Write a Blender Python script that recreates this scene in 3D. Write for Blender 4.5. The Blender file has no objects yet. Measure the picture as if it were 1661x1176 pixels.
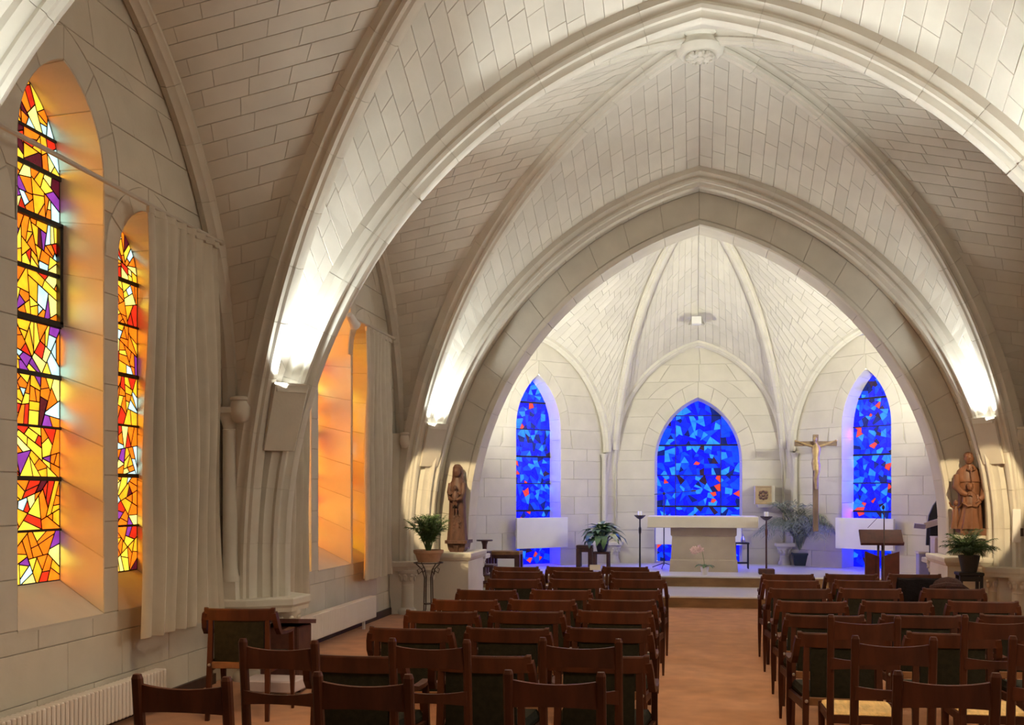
import bpy, math, random
import numpy as np
from mathutils import Vector, Matrix, Euler
R = random.Random(7)
SC = bpy.context.scene
COL = SC.collection
PI = math.pi

# ------------------------------------------------------------------ camera, world, exposure
CAMX, CAMZ, YAW, FPX, PCX, HOR = -.05, 1.65, math.radians(9.0), 1661.0, 865.0, 802.0
cam_d = bpy.data.cameras.new('camera'); cam = bpy.data.objects.new('camera', cam_d); COL.objects.link(cam)
cam.location = (CAMX, 0, CAMZ); cam.rotation_euler = (PI/2, 0, YAW)
cam_d.sensor_width = 36.0; cam_d.lens = 36.0*FPX/1661.0
cam_d.shift_x = -(PCX-830.5)/1661.0; cam_d.shift_y = (HOR-588.0)/1661.0
cam_d.clip_start = .05; cam_d.clip_end = 200
SC.camera = cam
SC.view_settings.view_transform = 'Standard'; SC.view_settings.look = 'None'
SC.view_settings.gamma = 1.0; SC.view_settings.use_curve_mapping = False
SC.view_settings.exposure = 0.18
w = bpy.data.worlds.new('world'); SC.world = w; w.use_nodes = True
w.node_tree.nodes['Background'].inputs[0].default_value = (1.0, .86, .66, 1)
w.node_tree.nodes['Background'].inputs[1].default_value = .13

def light(name, typ, loc, power, color, aim=None, size=.3, size_y=None, spot=None, blend=.3, spread=None):
    d = bpy.data.lights.new(name, typ); d.energy = power; d.color = color
    if typ == 'AREA':
        d.size = size
        if size_y: d.shape = 'RECTANGLE'; d.size_y = size_y
        if spread: d.spread = spread
    else: d.shadow_soft_size = size
    if typ == 'SPOT': d.spot_size = spot; d.spot_blend = blend
    o = bpy.data.objects.new(name, d); COL.objects.link(o); o.location = loc
    if aim is not None:
        o.rotation_euler = (Vector(aim)-Vector(loc)).to_track_quat('-Z', 'Y').to_euler()
    return o
COOL = (.93, 1.0, .97); WARM = (1.0, .72, .42); NEUT = (1.0, .92, .78)
UPL = 15.5
for (sx, yc, dy) in ((-1, 6.3, 1), (1, 6.3, 1), (-1, 11.5, 1), (1, 11.5, 1), (-1, 6.3, -1), (1, 6.3, -1), (-1, 11.5, -1), (1, 11.5, -1)):  # last pair has no fixture; added unseen to brighten the second bay vault
    light('uplight_lamp', 'AREA', (sx*3.63, yc+dy*2.20, 2.60), UPL*(3.1 if dy < 0 or (sx > 0 and yc < 7) else 1.0)*(.5 if sx < 0 and yc < 7 and dy < 0 else 1.0), COOL, aim=(sx*2.35, yc+dy*2.08, 5.2), size=.20, size_y=.08, spread=math.radians(82))
for sx in (-1, 1):
    light('apse_lamp', 'AREA', (sx*3.3, 15.75, 2.9), 122, (.99, 1.0, .82), aim=(sx*.3, 18.3, 6.2), size=.5, size_y=.2, spread=math.radians(172))
    light('statue_spot', 'SPOT', (sx*3.69, 10.74, 3.48), 640, (1.0, .78, .45), aim=(sx*3.36, 14.2, 1.36), size=.03, spot=math.radians(22), blend=.12)
light('nave_fill_light', 'POINT', (3.95, 6.3, 3.1), 120, NEUT, size=.18)  # unseen fill light added to brighten left wall, curtain and pier
light('nave_fill_light', 'POINT', (3.7, 1.2, 2.6), 35, NEUT, size=.18)  # weaker added fill from the near right, no real fitting
light('floor_fill_spot', 'SPOT', (.2, 3.2, 5.6), 560, WARM, aim=(.3, 5.2, 0), size=.5, spot=math.radians(95), blend=.5)  # warm spot added to light floor and chairs, not a visible lamp
light('floor_fill_spot', 'SPOT', (.2, 9.3, 5.5), 260, WARM, aim=(.2, 9.6, 0), size=.5, spot=math.radians(85), blend=.5)  # second added warm spot for the farther floor and chairs
# daylight outside the stained glass, slanting towards the altar
for (y, w_, pw) in ((6.2, 3.2, 520), (11.4, 3.4, 470)):
    light('window_daylight', 'AREA', (-7.6, y-2.5, 3.9), pw, (1, .95, .85), aim=(-4.5, y+.1, 2.5), size=w_, size_y=3.6, spread=math.radians(60))
for sx in (-1, 1):
    light('window_daylight', 'AREA', (sx*4.05, 18.5, 2.55), 1700, (.9, .95, 1.0), aim=(sx*2.9, 18.44, 2.0), size=1.2, size_y=3.0, spread=math.radians(88))
light('window_daylight', 'AREA', (0, 20.4, 3.7), 1200, (.9, .95, 1.0), aim=(0, 19.8, 2.5), size=1.7, size_y=.6, spread=math.radians(85))

# ------------------------------------------------------------------ helpers
def raydir(x, y):
    c, s = math.cos(YAW), math.sin(YAW); u = (x-PCX)/FPX; v = -(y-HOR)/FPX
    return Vector((u*c-s, u*s+c, v))
def at(x, y, X=None, Y=None, Z=None, d=None):      # a point of the photograph at a known plane or depth
    r = raydir(x, y)
    if X is not None: t = (X-CAMX)/r.x
    elif Y is not None: t = Y/r.y
    elif Z is not None: t = (Z-CAMZ)/r.z
    else: t = d
    return Vector((CAMX, 0, CAMZ)) + r*t

def tag(o, label=None, cat=None, group=None, kind=None):
    if label: o['label'] = label
    if cat: o['category'] = cat
    if group: o['group'] = group
    if kind: o['kind'] = kind
    return o
def empty(name, loc=(0, 0, 0), rz=0.0):
    o = bpy.data.objects.new(name, None); COL.objects.link(o); o.empty_display_size = .1
    o.location = loc; o.rotation_euler = (0, 0, rz); return o
def thing(name, label, cat, loc=(0, 0, 0), rz=0.0, group=None):
    return tag(empty(name, loc, rz), label, cat, group)
def struct(name, label): return tag(empty(name), label, None, None, 'structure')
def copy_tree(o, parent=None):
    c = o.copy(); COL.objects.link(c); c.parent = parent
    for ch in list(o.children): copy_tree(ch, c)
    return c

class MB:
    def __init__(s): s.v = []; s.f = []
    def add(s, vs, fs):
        b = len(s.v); s.v += [tuple(p) for p in vs]; s.f += [tuple(i+b for i in f) for f in fs]; return s
    def box(s, c, d, rot=None, taper=1.0):
        hx, hy, hz = d[0]/2, d[1]/2, d[2]/2
        vs = []
        for z in (-1, 1):
            k = 1.0 if z < 0 else taper
            for x, y in ((-1, -1), (1, -1), (1, 1), (-1, 1)): vs.append(Vector((x*hx*k, y*hy*k, z*hz)))
        if rot is not None:
            m = Euler(rot).to_matrix(); vs = [m @ p for p in vs]
        vs = [p+Vector(c) for p in vs]
        return s.add(vs, [(3, 2, 1, 0), (4, 5, 6, 7), (0, 1, 5, 4), (1, 2, 6, 5), (2, 3, 7, 6), (3, 0, 4, 7)])
    def bbox(s, c, d, b=.006):                      # box with chamfered vertical and top edges
        x, y, z = d[0]/2, d[1]/2, d[2]/2
        o = [(-x+b, -y), (x-b, -y), (x, -y+b), (x, y-b), (x-b, y), (-x+b, y), (-x, y-b), (-x, -y+b)]
        i = [(-x+b, -y+b), (x-b, -y+b), (x-b, -y+b), (x-b, y-b), (x-b, y-b), (-x+b, y-b), (-x+b, y-b), (-x+b, -y+b)]
        r = [[(p[0]*.999, p[1]*.999, -z) for p in i], [(p[0], p[1], -z+b) for p in o], [(p[0], p[1], z-b) for p in o], [(p[0], p[1], z) for p in i]]
        return s.loft([[Vector(p)+Vector(c) for p in q] for q in r])
    def loft(s, rings, cap=True, closed=True):
        n = len(rings[0]); vs = [p for r in rings for p in r]; fs = []
        for k in range(len(rings)-1):
            for i in range(n if closed else n-1):
                j = (i+1) % n; fs.append((k*n+i, k*n+j, (k+1)*n+j, (k+1)*n+i))
        if cap:
            fs.append(tuple(range(n-1, -1, -1))); fs.append(tuple((len(rings)-1)*n+i for i in range(n)))
        return s.add(vs, fs)
    def lathe(s, prof, c=(0, 0, 0), n=16, sx=1, sy=1):
        return s.loft([[(c[0]+r*sx*math.cos(2*PI*i/n), c[1]+r*sy*math.sin(2*PI*i/n), c[2]+z) for i in range(n)] for r, z in prof])
    def tube(s, pts, r, n=8, flat=1.0, up=(0, 0, 1)):
        pts = [Vector(p) for p in pts]; rs = r if isinstance(r, (list, tuple)) else [r]*len(pts)
        rings = []
        for k, p in enumerate(pts):
            t = (pts[min(k+1, len(pts)-1)]-pts[max(k-1, 0)]).normalized()
            u = Vector(up)
            if abs(t.dot(u)) > .95: u = Vector((0, 1, 0)) if abs(t.y) < .9 else Vector((1, 0, 0))
            a = t.cross(u).normalized(); b = a.cross(t).normalized()
            rings.append([p+a*(rs[k]*math.cos(2*PI*i/n))+b*(rs[k]*flat*math.sin(2*PI*i/n)) for i in range(n)])
        return s.loft(rings)
    def bar(s, p, q, w, h, w2=None, h2=None, up=(0, 0, 1)):
        p, q = Vector(p), Vector(q); t = (q-p).normalized(); u = Vector(up)
        if abs(t.dot(u)) > .95: u = Vector((0, 1, 0))
        a = t.cross(u).normalized(); b = a.cross(t).normalized()
        w2 = w if w2 is None else w2; h2 = h if h2 is None else h2
        rings = [[o+a*x*ww/2+b*y*hh/2 for x, y in ((-1, -1), (1, -1), (1, 1), (-1, 1))] for o, ww, hh in ((p, w, h), (q, w2, h2))]
        return s.loft(rings)
    def ell(s, c, r, n=14, m=9, rot=None):
        c = Vector(c); M = Euler(rot).to_matrix() if rot is not None else Matrix.Identity(3); rings = []
        for k in range(m):
            ph = -PI/2+PI*(k+.02)/(m-1+.04)
            rings.append([c+M @ Vector((r[0]*math.cos(ph)*math.cos(2*PI*i/n), r[1]*math.cos(ph)*math.sin(2*PI*i/n), r[2]*math.sin(ph))) for i in range(n)])
        return s.loft(rings)
    def prism(s, poly, fn, d0, d1):                 # poly of (a,b); fn(a,b,d)->point
        return s.loft([[fn(a, b, d0) for a, b in poly], [fn(a, b, d1) for a, b in poly]])
    def mesh(s, name, mat, smooth=False):
        me = bpy.data.meshes.new(name); me.from_pydata([tuple(p) for p in s.v], [], s.f)
        if mat: me.materials.append(mat)
        if smooth:
            me.polygons.foreach_set('use_smooth', [True]*len(me.polygons))
            if smooth is True: me.set_sharp_from_angle(angle=math.radians(40))
        return me
    def build(s, name, mat, parent=None, smooth=False):
        o = bpy.data.objects.new(name, s.mesh(name, mat, smooth)); COL.objects.link(o)
        if parent: o.parent = parent
        return o
def link(name, me, parent, loc=(0, 0, 0), rot=(0, 0, 0), scale=(1, 1, 1)):
    o = bpy.data.objects.new(name, me); COL.objects.link(o); o.parent = parent
    o.location = loc; o.rotation_euler = rot; o.scale = scale; return o

# ------------------------------------------------------------------ materials
def mat(name, col, rough=.6, var=.12, scale=8.0, bump=.0, bscale=60.0, col2=None, metal=0.0, spec=.4, emit=None, estr=0.0, objvar=0.0, stretch=None, sheen=0.0):
    m = bpy.data.materials.new(name); m.use_nodes = True; nt = m.node_tree; N = nt.nodes; L = nt.links
    b = N['Principled BSDF']; b.inputs['Roughness'].default_value = rough; b.inputs['Metallic'].default_value = metal
    b.inputs['Specular IOR Level'].default_value = spec
    if sheen: b.inputs['Sheen Weight'].default_value = sheen
    tc = N.new('ShaderNodeTexCoord'); mp = N.new('ShaderNodeMapping'); L.new(tc.outputs['Object'], mp.inputs[0])
    if stretch: mp.inputs['Scale'].default_value = stretch
    nz = N.new('ShaderNodeTexNoise'); nz.inputs['Scale'].default_value = scale; nz.inputs['Detail'].default_value = 4
    L.new(mp.outputs[0], nz.inputs['Vector'])
    rp = N.new('ShaderNodeValToRGB'); L.new(nz.outputs['Fac'], rp.inputs[0])
    c2 = col2 if col2 else tuple(min(1, x*(1+var)) for x in col); c1 = tuple(x*(1-var) for x in col)
    rp.color_ramp.elements[0].position = .3; rp.color_ramp.elements[1].position = .7
    rp.color_ramp.elements[0].color = (*c1, 1); rp.color_ramp.elements[1].color = (*c2, 1)
    out = rp.outputs[0]
    if objvar:
        oi = N.new('ShaderNodeObjectInfo'); mr = N.new('ShaderNodeMapRange'); L.new(oi.outputs['Random'], mr.inputs[0])
        mr.inputs[3].default_value = 1-objvar; mr.inputs[4].default_value = 1+objvar
        hs = N.new('ShaderNodeHueSaturation'); L.new(mr.outputs[0], hs.inputs['Value']); L.new(out, hs.inputs['Color']); out = hs.outputs[0]
    L.new(out, b.inputs['Base Color'])
    if bump:
        n2 = N.new('ShaderNodeTexNoise'); n2.inputs['Scale'].default_value = bscale; n2.inputs['Detail'].default_value = 3; L.new(mp.outputs[0], n2.inputs['Vector'])
        bp = N.new('ShaderNodeBump'); bp.inputs['Strength'].default_value = bump; bp.inputs['Distance'].default_value = .01
        L.new(n2.outputs['Fac'], bp.inputs['Height']); L.new(bp.outputs[0], b.inputs['Normal'])
    if estr:
        L.new(out, b.inputs['Emission Color']) if emit is None else b.inputs['Emission Color'].__setattr__('default_value', (*emit, 1))
        b.inputs['Emission Strength'].default_value = estr
    return m
M = {}
M['stone'] = mat('limestone', (.59, .545, .46), .85, .06, 3.0, .12, 40, objvar=.045, spec=.2)
M['web'] = mat('vault_limestone', (.60, .56, .485), .88, .05, 3.0, .10, 40, objvar=.05, spec=.2)
M['mortar'] = mat('mortar', (.50, .45, .37), .95, .08, 10, spec=.1)
M['wmortar'] = mat('pale_mortar', (.50, .455, .38), .95, .08, 10, spec=.1)
M['rib'] = mat('rib_limestone', (.61, .57, .49), .8, .05, 4.0, .08, 50, objvar=.03, spec=.25)
M['plaster'] = mat('plaster_wall', (.58, .54, .46), .9, .05, 2.0, spec=.2)
M['carpet'] = mat('carpet', (.46, .21, .095), .95, .16, 5.0, .6, 260, spec=.1, sheen=.2)
M['wood'] = mat('dark_chair_wood', (.058, .015, .005), .5, .35, 14, .08, 60, objvar=.15, stretch=(1, 1, .25), spec=.25)
M['woodl'] = mat('light_chair_wood', (.20, .09, .035), .45, .25, 14, .08, 60, objvar=.1)
M['ladder'] = mat('ladder_chair_wood', (.060, .016, .006), .5, .35, 14, .08, 60, objvar=.15, stretch=(1, 1, .25), spec=.25)
M['vinyl'] = mat('dark_green_upholstery', (.016, .014, .007), .8, .3, 30, .2, 160, spec=.2)
M['rush'] = mat('rush_seat', (.70, .45, .17), .8, .2, 40, .5, 120, stretch=(1, .2, 1))
M['steel'] = mat('steel', (.55, .53, .5), .35, .1, 10, metal=1.0)
M['white'] = mat('white_paint', (.78, .76, .74), .5, .03, 4)
M['radiator'] = mat('radiator_enamel', (.74, .70, .66), .4, .03, 4, spec=.5)
M['curtain'] = mat('curtain_cloth', (.50, .44, .35), .95, .06, 6, .15, 220, sheen=.3, spec=.1)
M['rod'] = mat('rod_paint', (.50, .45, .38), .5, .05, 6)
M['black'] = mat('black_metal', (.012, .011, .011), .5, .2, 12)
M['darkmetal'] = mat('dark_iron', (.05, .035, .028), .5, .3, 20)
M['darkwood'] = mat('dark_table_wood', (.06, .02, .014), .4, .3, 12, .05, 50)
M['marble'] = mat('marble_floor', (.66, .63, .60), .28, .06, 2.5, spec=.5)
M['riser'] = mat('brown_riser', (.22, .12, .05), .6, .25, 10, .08, 50, stretch=(.3, 1, 1))
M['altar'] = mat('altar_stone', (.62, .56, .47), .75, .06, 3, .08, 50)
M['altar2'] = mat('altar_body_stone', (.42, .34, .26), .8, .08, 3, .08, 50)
M['statue'] = mat('carved_wood', (.095, .042, .026), .55, .3, 18, .25, 60, stretch=(1, 1, .4))
M['statue2'] = mat('carved_red_wood', (.165, .066, .032), .5, .28, 14, .15, 60, stretch=(1, 1, .35))
M['terra'] = mat('terracotta', (.46, .27, .16), .8, .12, 14, .1, 60)
M['soil'] = mat('soil', (.05, .035, .025), .95, .3, 40, .5, 90)
M['fern'] = mat('fern_leaf', (.07, .12, .035), .55, .35, 20)
M['fern2'] = mat('dark_fern_leaf', (.035, .07, .02), .55, .35, 20)
M['palm'] = mat('palm_leaf', (.21, .24, .175), .5, .3, 20)
M['leaf'] = mat('broad_leaf', (.075, .14, .05), .4, .3, 12)
M['leafy'] = mat('pale_leaf', (.42, .46, .24), .45, .2, 12)
M['bluepot'] = mat('blue_pot', (.025, .035, .06), .45, .15, 8)
M['darkpot'] = mat('dark_pot', (.022, .02, .018), .5, .2, 8)
M['gold'] = mat('gilded_metal', (.36, .25, .11), .5, .2, 20, metal=.4)
M['crosswood'] = mat('cross_wood', (.19, .12, .065), .6, .25, 14, stretch=(1, 1, .3))
M['box'] = mat('tabernacle_wood', (.40, .29, .15), .55, .12, 12)
M['boxside'] = mat('tabernacle_stone', (.55, .5, .4), .75, .06, 6)
M['bronze'] = mat('bronze_relief', (.18, .10, .07), .45, .2, 20, metal=.6)
M['candle'] = mat('candle_wax', (.85, .83, .78), .5, .03, 8)
M['redlectern'] = mat('lectern_wood', (.05, .011, .009), .42, .3, 12)
M['pot'] = mat('white_ceramic', (.74, .70, .62), .4, .04, 8)
M['petal'] = mat('orchid_petal', (.72, .50, .47), .6, .12, 30)
M['coat'] = mat('dark_coat', (.007, .005, .006), .95, .4, 30, .5, 90, spec=.1)
M['hair'] = mat('dark_fur', (.035, .012, .010), .95, .4, 50, .8, 160)
M['lamp'] = mat('lamp_tube', (1, 1, 1), .5, .0, 1, emit=(.95, 1, .98), estr=9.0)
M['dark'] = mat('lead', (.012, .011, .012), .7, .2, 30)
M['baseb'] = mat('baseboard', (.045, .022, .014), .6, .2, 10)
M['orangelit'] = mat('orange_lit_edge', (.62, .30, .08), .45, .1, 10)  # orange light on the cupboard edge, put into the colour
M['lilac'] = mat('lilac_board', (.30, .27, .52), .6, .05, 10)
M['pinkboard'] = mat('pale_board', (.55, .46, .46), .6, .04, 6)
def glass(name, col, strength, tint=None):
    m = mat(name, col, .25, .22, 9.0, spec=.5, estr=strength, objvar=.14)
    nt = m.node_tree; N = nt.nodes; L = nt.links; b = N['Principled BSDF']
    tr = N.new('ShaderNodeBsdfTransparent'); tr.inputs[0].default_value = (*(tint or [min(1, c*1.1) for c in col]), 1)
    mx = N.new('ShaderNodeMixShader'); mx.inputs[0].default_value = .55
    L.new(tr.outputs[0], mx.inputs[1]); L.new(b.outputs[0], mx.inputs[2]); L.new(mx.outputs[0], N['Material Output'].inputs[0]); return m
G1, G2 = 1.8, 2.2
OR = [(glass('orange_glass', (.95, .19, .010), .9*G1, (1, .56, .09)), .30), (glass('amber_glass', (.98, .40, .02), .9*G1, (1, .66, .12)), .17), (glass('yellow_glass', (1.0, .62, .06), 1.0*G1), .17),
      (glass('pale_yellow_glass', (1.0, .80, .25), 1.0*G1), .08), (glass('red_glass', (.62, .035, .012), .8*G1), .10), (glass('purple_glass', (.26, .05, .36), .8*G1), .06),
      (glass('pale_blue_glass', (.52, .74, .74), .9*G1), .07), (glass('maroon_glass', (.10, .008, .02), .8*G1), .025)]
BL = [(glass('cobalt_glass', (.003, .005, .62), G2), .25), (glass('ultramarine_glass', (.003, .006, .36), G2), .10), (glass('royal_blue_glass', (.003, .014, .45), G2), .18), (glass('azure_glass', (.004, .05, .66), G2*.85), .24),
      (glass('sky_blue_glass', (.02, .19, .68), G2*.75), .18), (glass('navy_glass', (.004, .010, .10), G2), .07), (glass('red_orange_glass', (.50, .06, .035), G2*.6), .03),
      (glass('smoky_glass', (.03, .014, .04), G2*.6), .03)]
def pick(pal):
    x = R.random()*sum(p for _, p in pal)
    for m, p in pal:
        x -= p
        if x <= 0: return m
    return pal[0][0]

# ------------------------------------------------------------------ arches, ribs, webs
def arch_u(z, hw, z0, za):
    if z <= z0: return hw
    h = za-z0; r = (hw*hw+h*h)/(2*hw); q = r*r-(z-z0)**2
    return max(0.0, hw-r+math.sqrt(max(q, 0)))
def arch_uz(hw, z0, za, zb, n=60):                  # (u,z) from base up to the apex, even arc length
    h = za-z0; r = (hw*hw+h*h)/(2*hw); a1 = math.asin(min(1, h/r))
    pts = [(hw, zb), (hw, (zb+z0)/2)] if zb < z0-.01 else []
    for k in range(81):
        a = a1*k/80; pts.append((hw-r+r*math.cos(a), z0+r*math.sin(a)))
    p = np.array(pts); p[-1, 0] = 0.0
    s = np.r_[0, np.cumsum(np.hypot(*np.diff(p, axis=0).T))]; t = np.linspace(0, s[-1], n)
    return np.c_[np.interp(t, s, p[:, 0]), np.interp(t, s, p[:, 1])], s[-1]
def curve3(crown, base, z0, za, zb, n=60):          # curve in the vertical plane from base (x,y) to crown (x,y)
    c = np.array(crown, float); b = np.array(base, float); hw = np.linalg.norm(b-c); d = (b-c)/hw
    uz, ln = arch_uz(hw, z0, za, zb, n)
    P = np.c_[c[0]+d[0]*uz[:, 0], c[1]+d[1]*uz[:, 0], uz[:, 1]]
    T = np.gradient(uz, axis=0); T /= np.linalg.norm(T, axis=1)[:, None]
    O2 = np.c_[T[:, 1], -T[:, 0]]                   # outward: away from the opening
    O = np.c_[d[0]*O2[:, 0], d[1]*O2[:, 0], O2[:, 1]]
    Nn = np.array([-d[1], d[0], 0.0])
    return dict(P=P, O=O, N=Nn, L=ln, n=n)
def offset(c, h, w=0.0):                            # parallel curve, mitred at the crown
    Q = c['P']+c['O']*h; cr = c['P'][-1, :2]; e = Q[-1, :2]-cr; l = np.linalg.norm(e)
    if l > 1e-4:
        k = (Q[-1]-Q[-3]); kh = np.linalg.norm(k[:2])
        tip = np.array([cr[0], cr[1], Q[-1, 2]+k[2]/max(kh, 1e-6)*l]); Q = np.vstack([Q, tip])
        sl = np.r_[0, np.cumsum(np.linalg.norm(np.diff(Q, axis=0), axis=1))]; t = np.linspace(0, sl[-1], c['n'])
        Q = np.c_[[np.interp(t, sl, Q[:, i]) for i in range(3)]].T
    return Q+c['N']*w
def samp(A, t):
    x = t*(len(A)-1); i = min(int(x), len(A)-2); f = x-i
    return A[i]*(1-f)+A[i+1]*f

PD = [(-.115, .27), (-.115, .135), (-.085, .115), (-.07, .085), (-.085, .065), (-.075, .035), (-.045, .03), (-.03, .006), (0, 0)]
PD = PD+[(-a, b) for a, b in PD[-2::-1]]
PT = [(-.20, .36), (-.20, .17), (-.17, .15), (-.15, .115), (-.165, .085), (-.15, .055), (-.115, .05), (-.09, .075), (-.07, .055), (-.06, .012), (-.035, 0)]
PT = PT+[(-a, b) for a, b in PT[::-1]]
PW = [(-.10, .12), (-.10, .06), (-.075, .05), (-.06, .025), (-.03, .02), (0, 0), (.03, .02), (.06, .025), (.075, .05), (.10, .06), (.10, .12)]
PS = [(a*.75, b*.8) for a, b in PD]
TRIM = [0]
def section(curve, t, prof, kw=1.0, kh=0.0, mitre=False, pr=0.0):
    p = samp(curve['P'], t); o = samp(curve['O'], t); q = [p+curve['N']*(x*kw)+o*(y*kw+kh+pr) for x, y in prof]
    if mitre:
        c = curve['P'][-1]; d = np.array([curve['N'][1], -curve['N'][0], 0.0]); T = curve['P'][-1]-curve['P'][-3]
        if abs(T@d) > 1e-6: q = [v-T*((v-c)@d)/(T@d) for v in q]
    return q
def rib(curve, prof, label, step=.5, t0=0.0, t1=1.0, m='rib', gap=.004):
    TRIM[0] += 1
    root = struct('trim_%d' % TRIM[0], label)
    L = curve['L']; n = max(2, round(L*(t1-t0)/step))
    core = MB(); rings = []
    for k in range(40):
        rings.append(section(curve, t0+(t1-t0)*k/39, prof, .93, .012, k == 39 and t1 == 1.0))
    core.loft(rings).build('mortar_core', M['wmortar'], root, True)
    for i in range(n):
        a = t0+(t1-t0)*i/n+gap/2/L; b = t0+(t1-t0)*(i+1)/n-gap/2/L; rings = []
        pr = R.uniform(-.0012, .0012)
        for k in range(4):
            rings.append(section(curve, a+(b-a)*k/3, prof, 1.0, 0.0, k == 3 and i == n-1 and t1 == 1.0, pr))
        MB().loft(rings).build('voussoir', M[m], root, True)
    return root

def stone_quad(c00, c10, c11, c01, inward, gap, depth=.009, ch=.002, name='stone', m='web', parent=None, proud=.0012):
    c = [Vector(x) for x in (c00, c10, c11, c01)]; ctr = sum(c, Vector())/4
    n = (c[1]-c[0]).cross(c[3]-c[0]) + (c[2]-c[1]).cross(c[2]-c[3])
    if n.length < 1e-6: return None
    n.normalize()
    if n.dot(inward) < 0: c = [c[0], c[3], c[2], c[1]]; n = -n
    def shrink(d):
        out = []
        for i in range(4):
            p = c[i]; a = c[(i+1) % 4]-p; b = c[(i-1) % 4]-p
            la, lb = a.length, b.length
            if la < 1e-5 or lb < 1e-5: out.append(p+(ctr-p)*.08); continue
            a = a/la; b = b/lb; si = max(.35, a.cross(b).length)
            out.append(p+a*min(d/si, la*.45)+b*min(d/si, lb*.45))
        return out
    pr = R.uniform(-proud, proud)
    lo = [p-n*depth for p in shrink(gap/2)]; mid = [p+n*(pr-ch) for p in shrink(gap/2)]; hi = [p+n*pr for p in shrink(gap/2+ch)]
    mb = MB(); mb.loft([lo, mid, hi])
    return mb.build(name, M[m], parent)

def stone_strip(pts, inward, gap, depth=.012, ch=.004, name='stone', m='web', parent=None, proud=.002):
    """a stone whose long edges follow a curve: pts = [(a,b), ...] across-pairs along it"""
    a = [Vector(p[0]) for p in pts]; b = [Vector(p[1]) for p in pts]; K = len(a)
    def shr(d):
        l, r = [], []
        for i in range(K):
            v = b[i]-a[i]; k = min(.45, d/max(v.length, 1e-5)); l.append(a[i]+v*k); r.append(b[i]-v*k)
        for q in (l, r):
            for i, j in ((0, 1), (K-1, K-2)):
                v = q[j]-q[i]; q[i] = q[i]+v*min(.45, d/max(v.length, 1e-5))
        return l, r
    nrm = []
    for i in range(K):
        t = a[min(i+1, K-1)]-a[max(i-1, 0)]+b[min(i+1, K-1)]-b[max(i-1, 0)]; n = (b[i]-a[i]).cross(t)
        if n.length < 1e-9: n = inward.copy()
        n.normalize(); nrm.append(n if n.dot(inward) > 0 else -n)
    pr = R.uniform(-proud, proud); rs = []
    for g, d in ((gap/2, -depth), (gap/2, pr-ch), (gap/2+ch, pr)):
        l, r = shr(g); rs.append([p+n*d for p, n in zip(l, nrm)]+[p+n*d for p, n in list(zip(r, nrm))[::-1]])
    mb = MB(); mb.loft(rs, cap=False); n2 = 2*K
    mb.f += [(2*n2+i, 2*n2+i+1, 2*n2+n2-2-i, 2*n2+n2-1-i) for i in range(K-1)]
    return mb.build(name, M[m], parent)

def cell(A, B, label, name='ceiling', course=.2, length=.38, stones=True, m='web', mort='mortar', tmin=0.0, tmax=1.0, bulge=.0, toward=None, gap=.0045, root=None, piece='stone', nfix=None, seg=1, pa=1.0):
    """a masonry surface between two curves A and B, coursed along their rulings"""
    root = root or struct(name, label)
    la = np.linalg.norm(np.diff(A, axis=0), axis=1).sum(); lb = np.linalg.norm(np.diff(B, axis=0), axis=1).sum()
    n = nfix or max(2, round((la+lb)/2*(tmax-tmin)/course)); inw = Vector(toward)
    def pt(t, s):
        p = samp(A, t**pa)*(1-s)+samp(B, t)*s
        return p
    g = MB(); nn, ms = max(n*seg, 24), 6; vs = []; off = .010
    for i in range(nn+1):
        t = tmin+(tmax-tmin)*i/nn
        for j in range(ms+1):
            p = Vector(pt(t, j/ms)); vs.append(p+(p-inw).normalized()*off)
    fs = [(i*(ms+1)+j, i*(ms+1)+j+1, (i+1)*(ms+1)+j+1, (i+1)*(ms+1)+j) for i in range(nn) for j in range(ms)]
    g.add(vs, fs); g.build('mortar_bed', M[mort if stones else m], root, 2)
    if not stones: return root
    for i in range(n):
        t0 = tmin+(tmax-tmin)*i/n; t1 = tmin+(tmax-tmin)*(i+1)/n; tm = (t0+t1)/2
        ln = float(np.linalg.norm(samp(A, tm**pa)-samp(B, tm)))
        if ln < .04: continue
        if length is None: cuts = [0, 1]
        else:
            k = ln/length; st = R.uniform(.25, .75) if i % 2 else R.uniform(.8, 1.1)
            cuts = [0]; x = st
            while x < k-.3: cuts.append(x/k); x += R.uniform(.85, 1.2)
            cuts.append(1)
        for a, b in zip(cuts[:-1], cuts[1:]):
            c = [Vector(pt(t, s)) for t, s in ((t0, a), (t1, a), (t1, b), (t0, b))]
            ctr = sum(c, Vector())/4
            if seg > 1: stone_strip([(pt(t0+(t1-t0)*k/seg, a), pt(t0+(t1-t0)*k/seg, b)) for k in range(seg+1)], inw-ctr, gap, parent=root, m=m, name=piece)
            else: stone_quad(*c, inw-ctr, gap, parent=root, m=m, name=piece)
    return root

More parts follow.
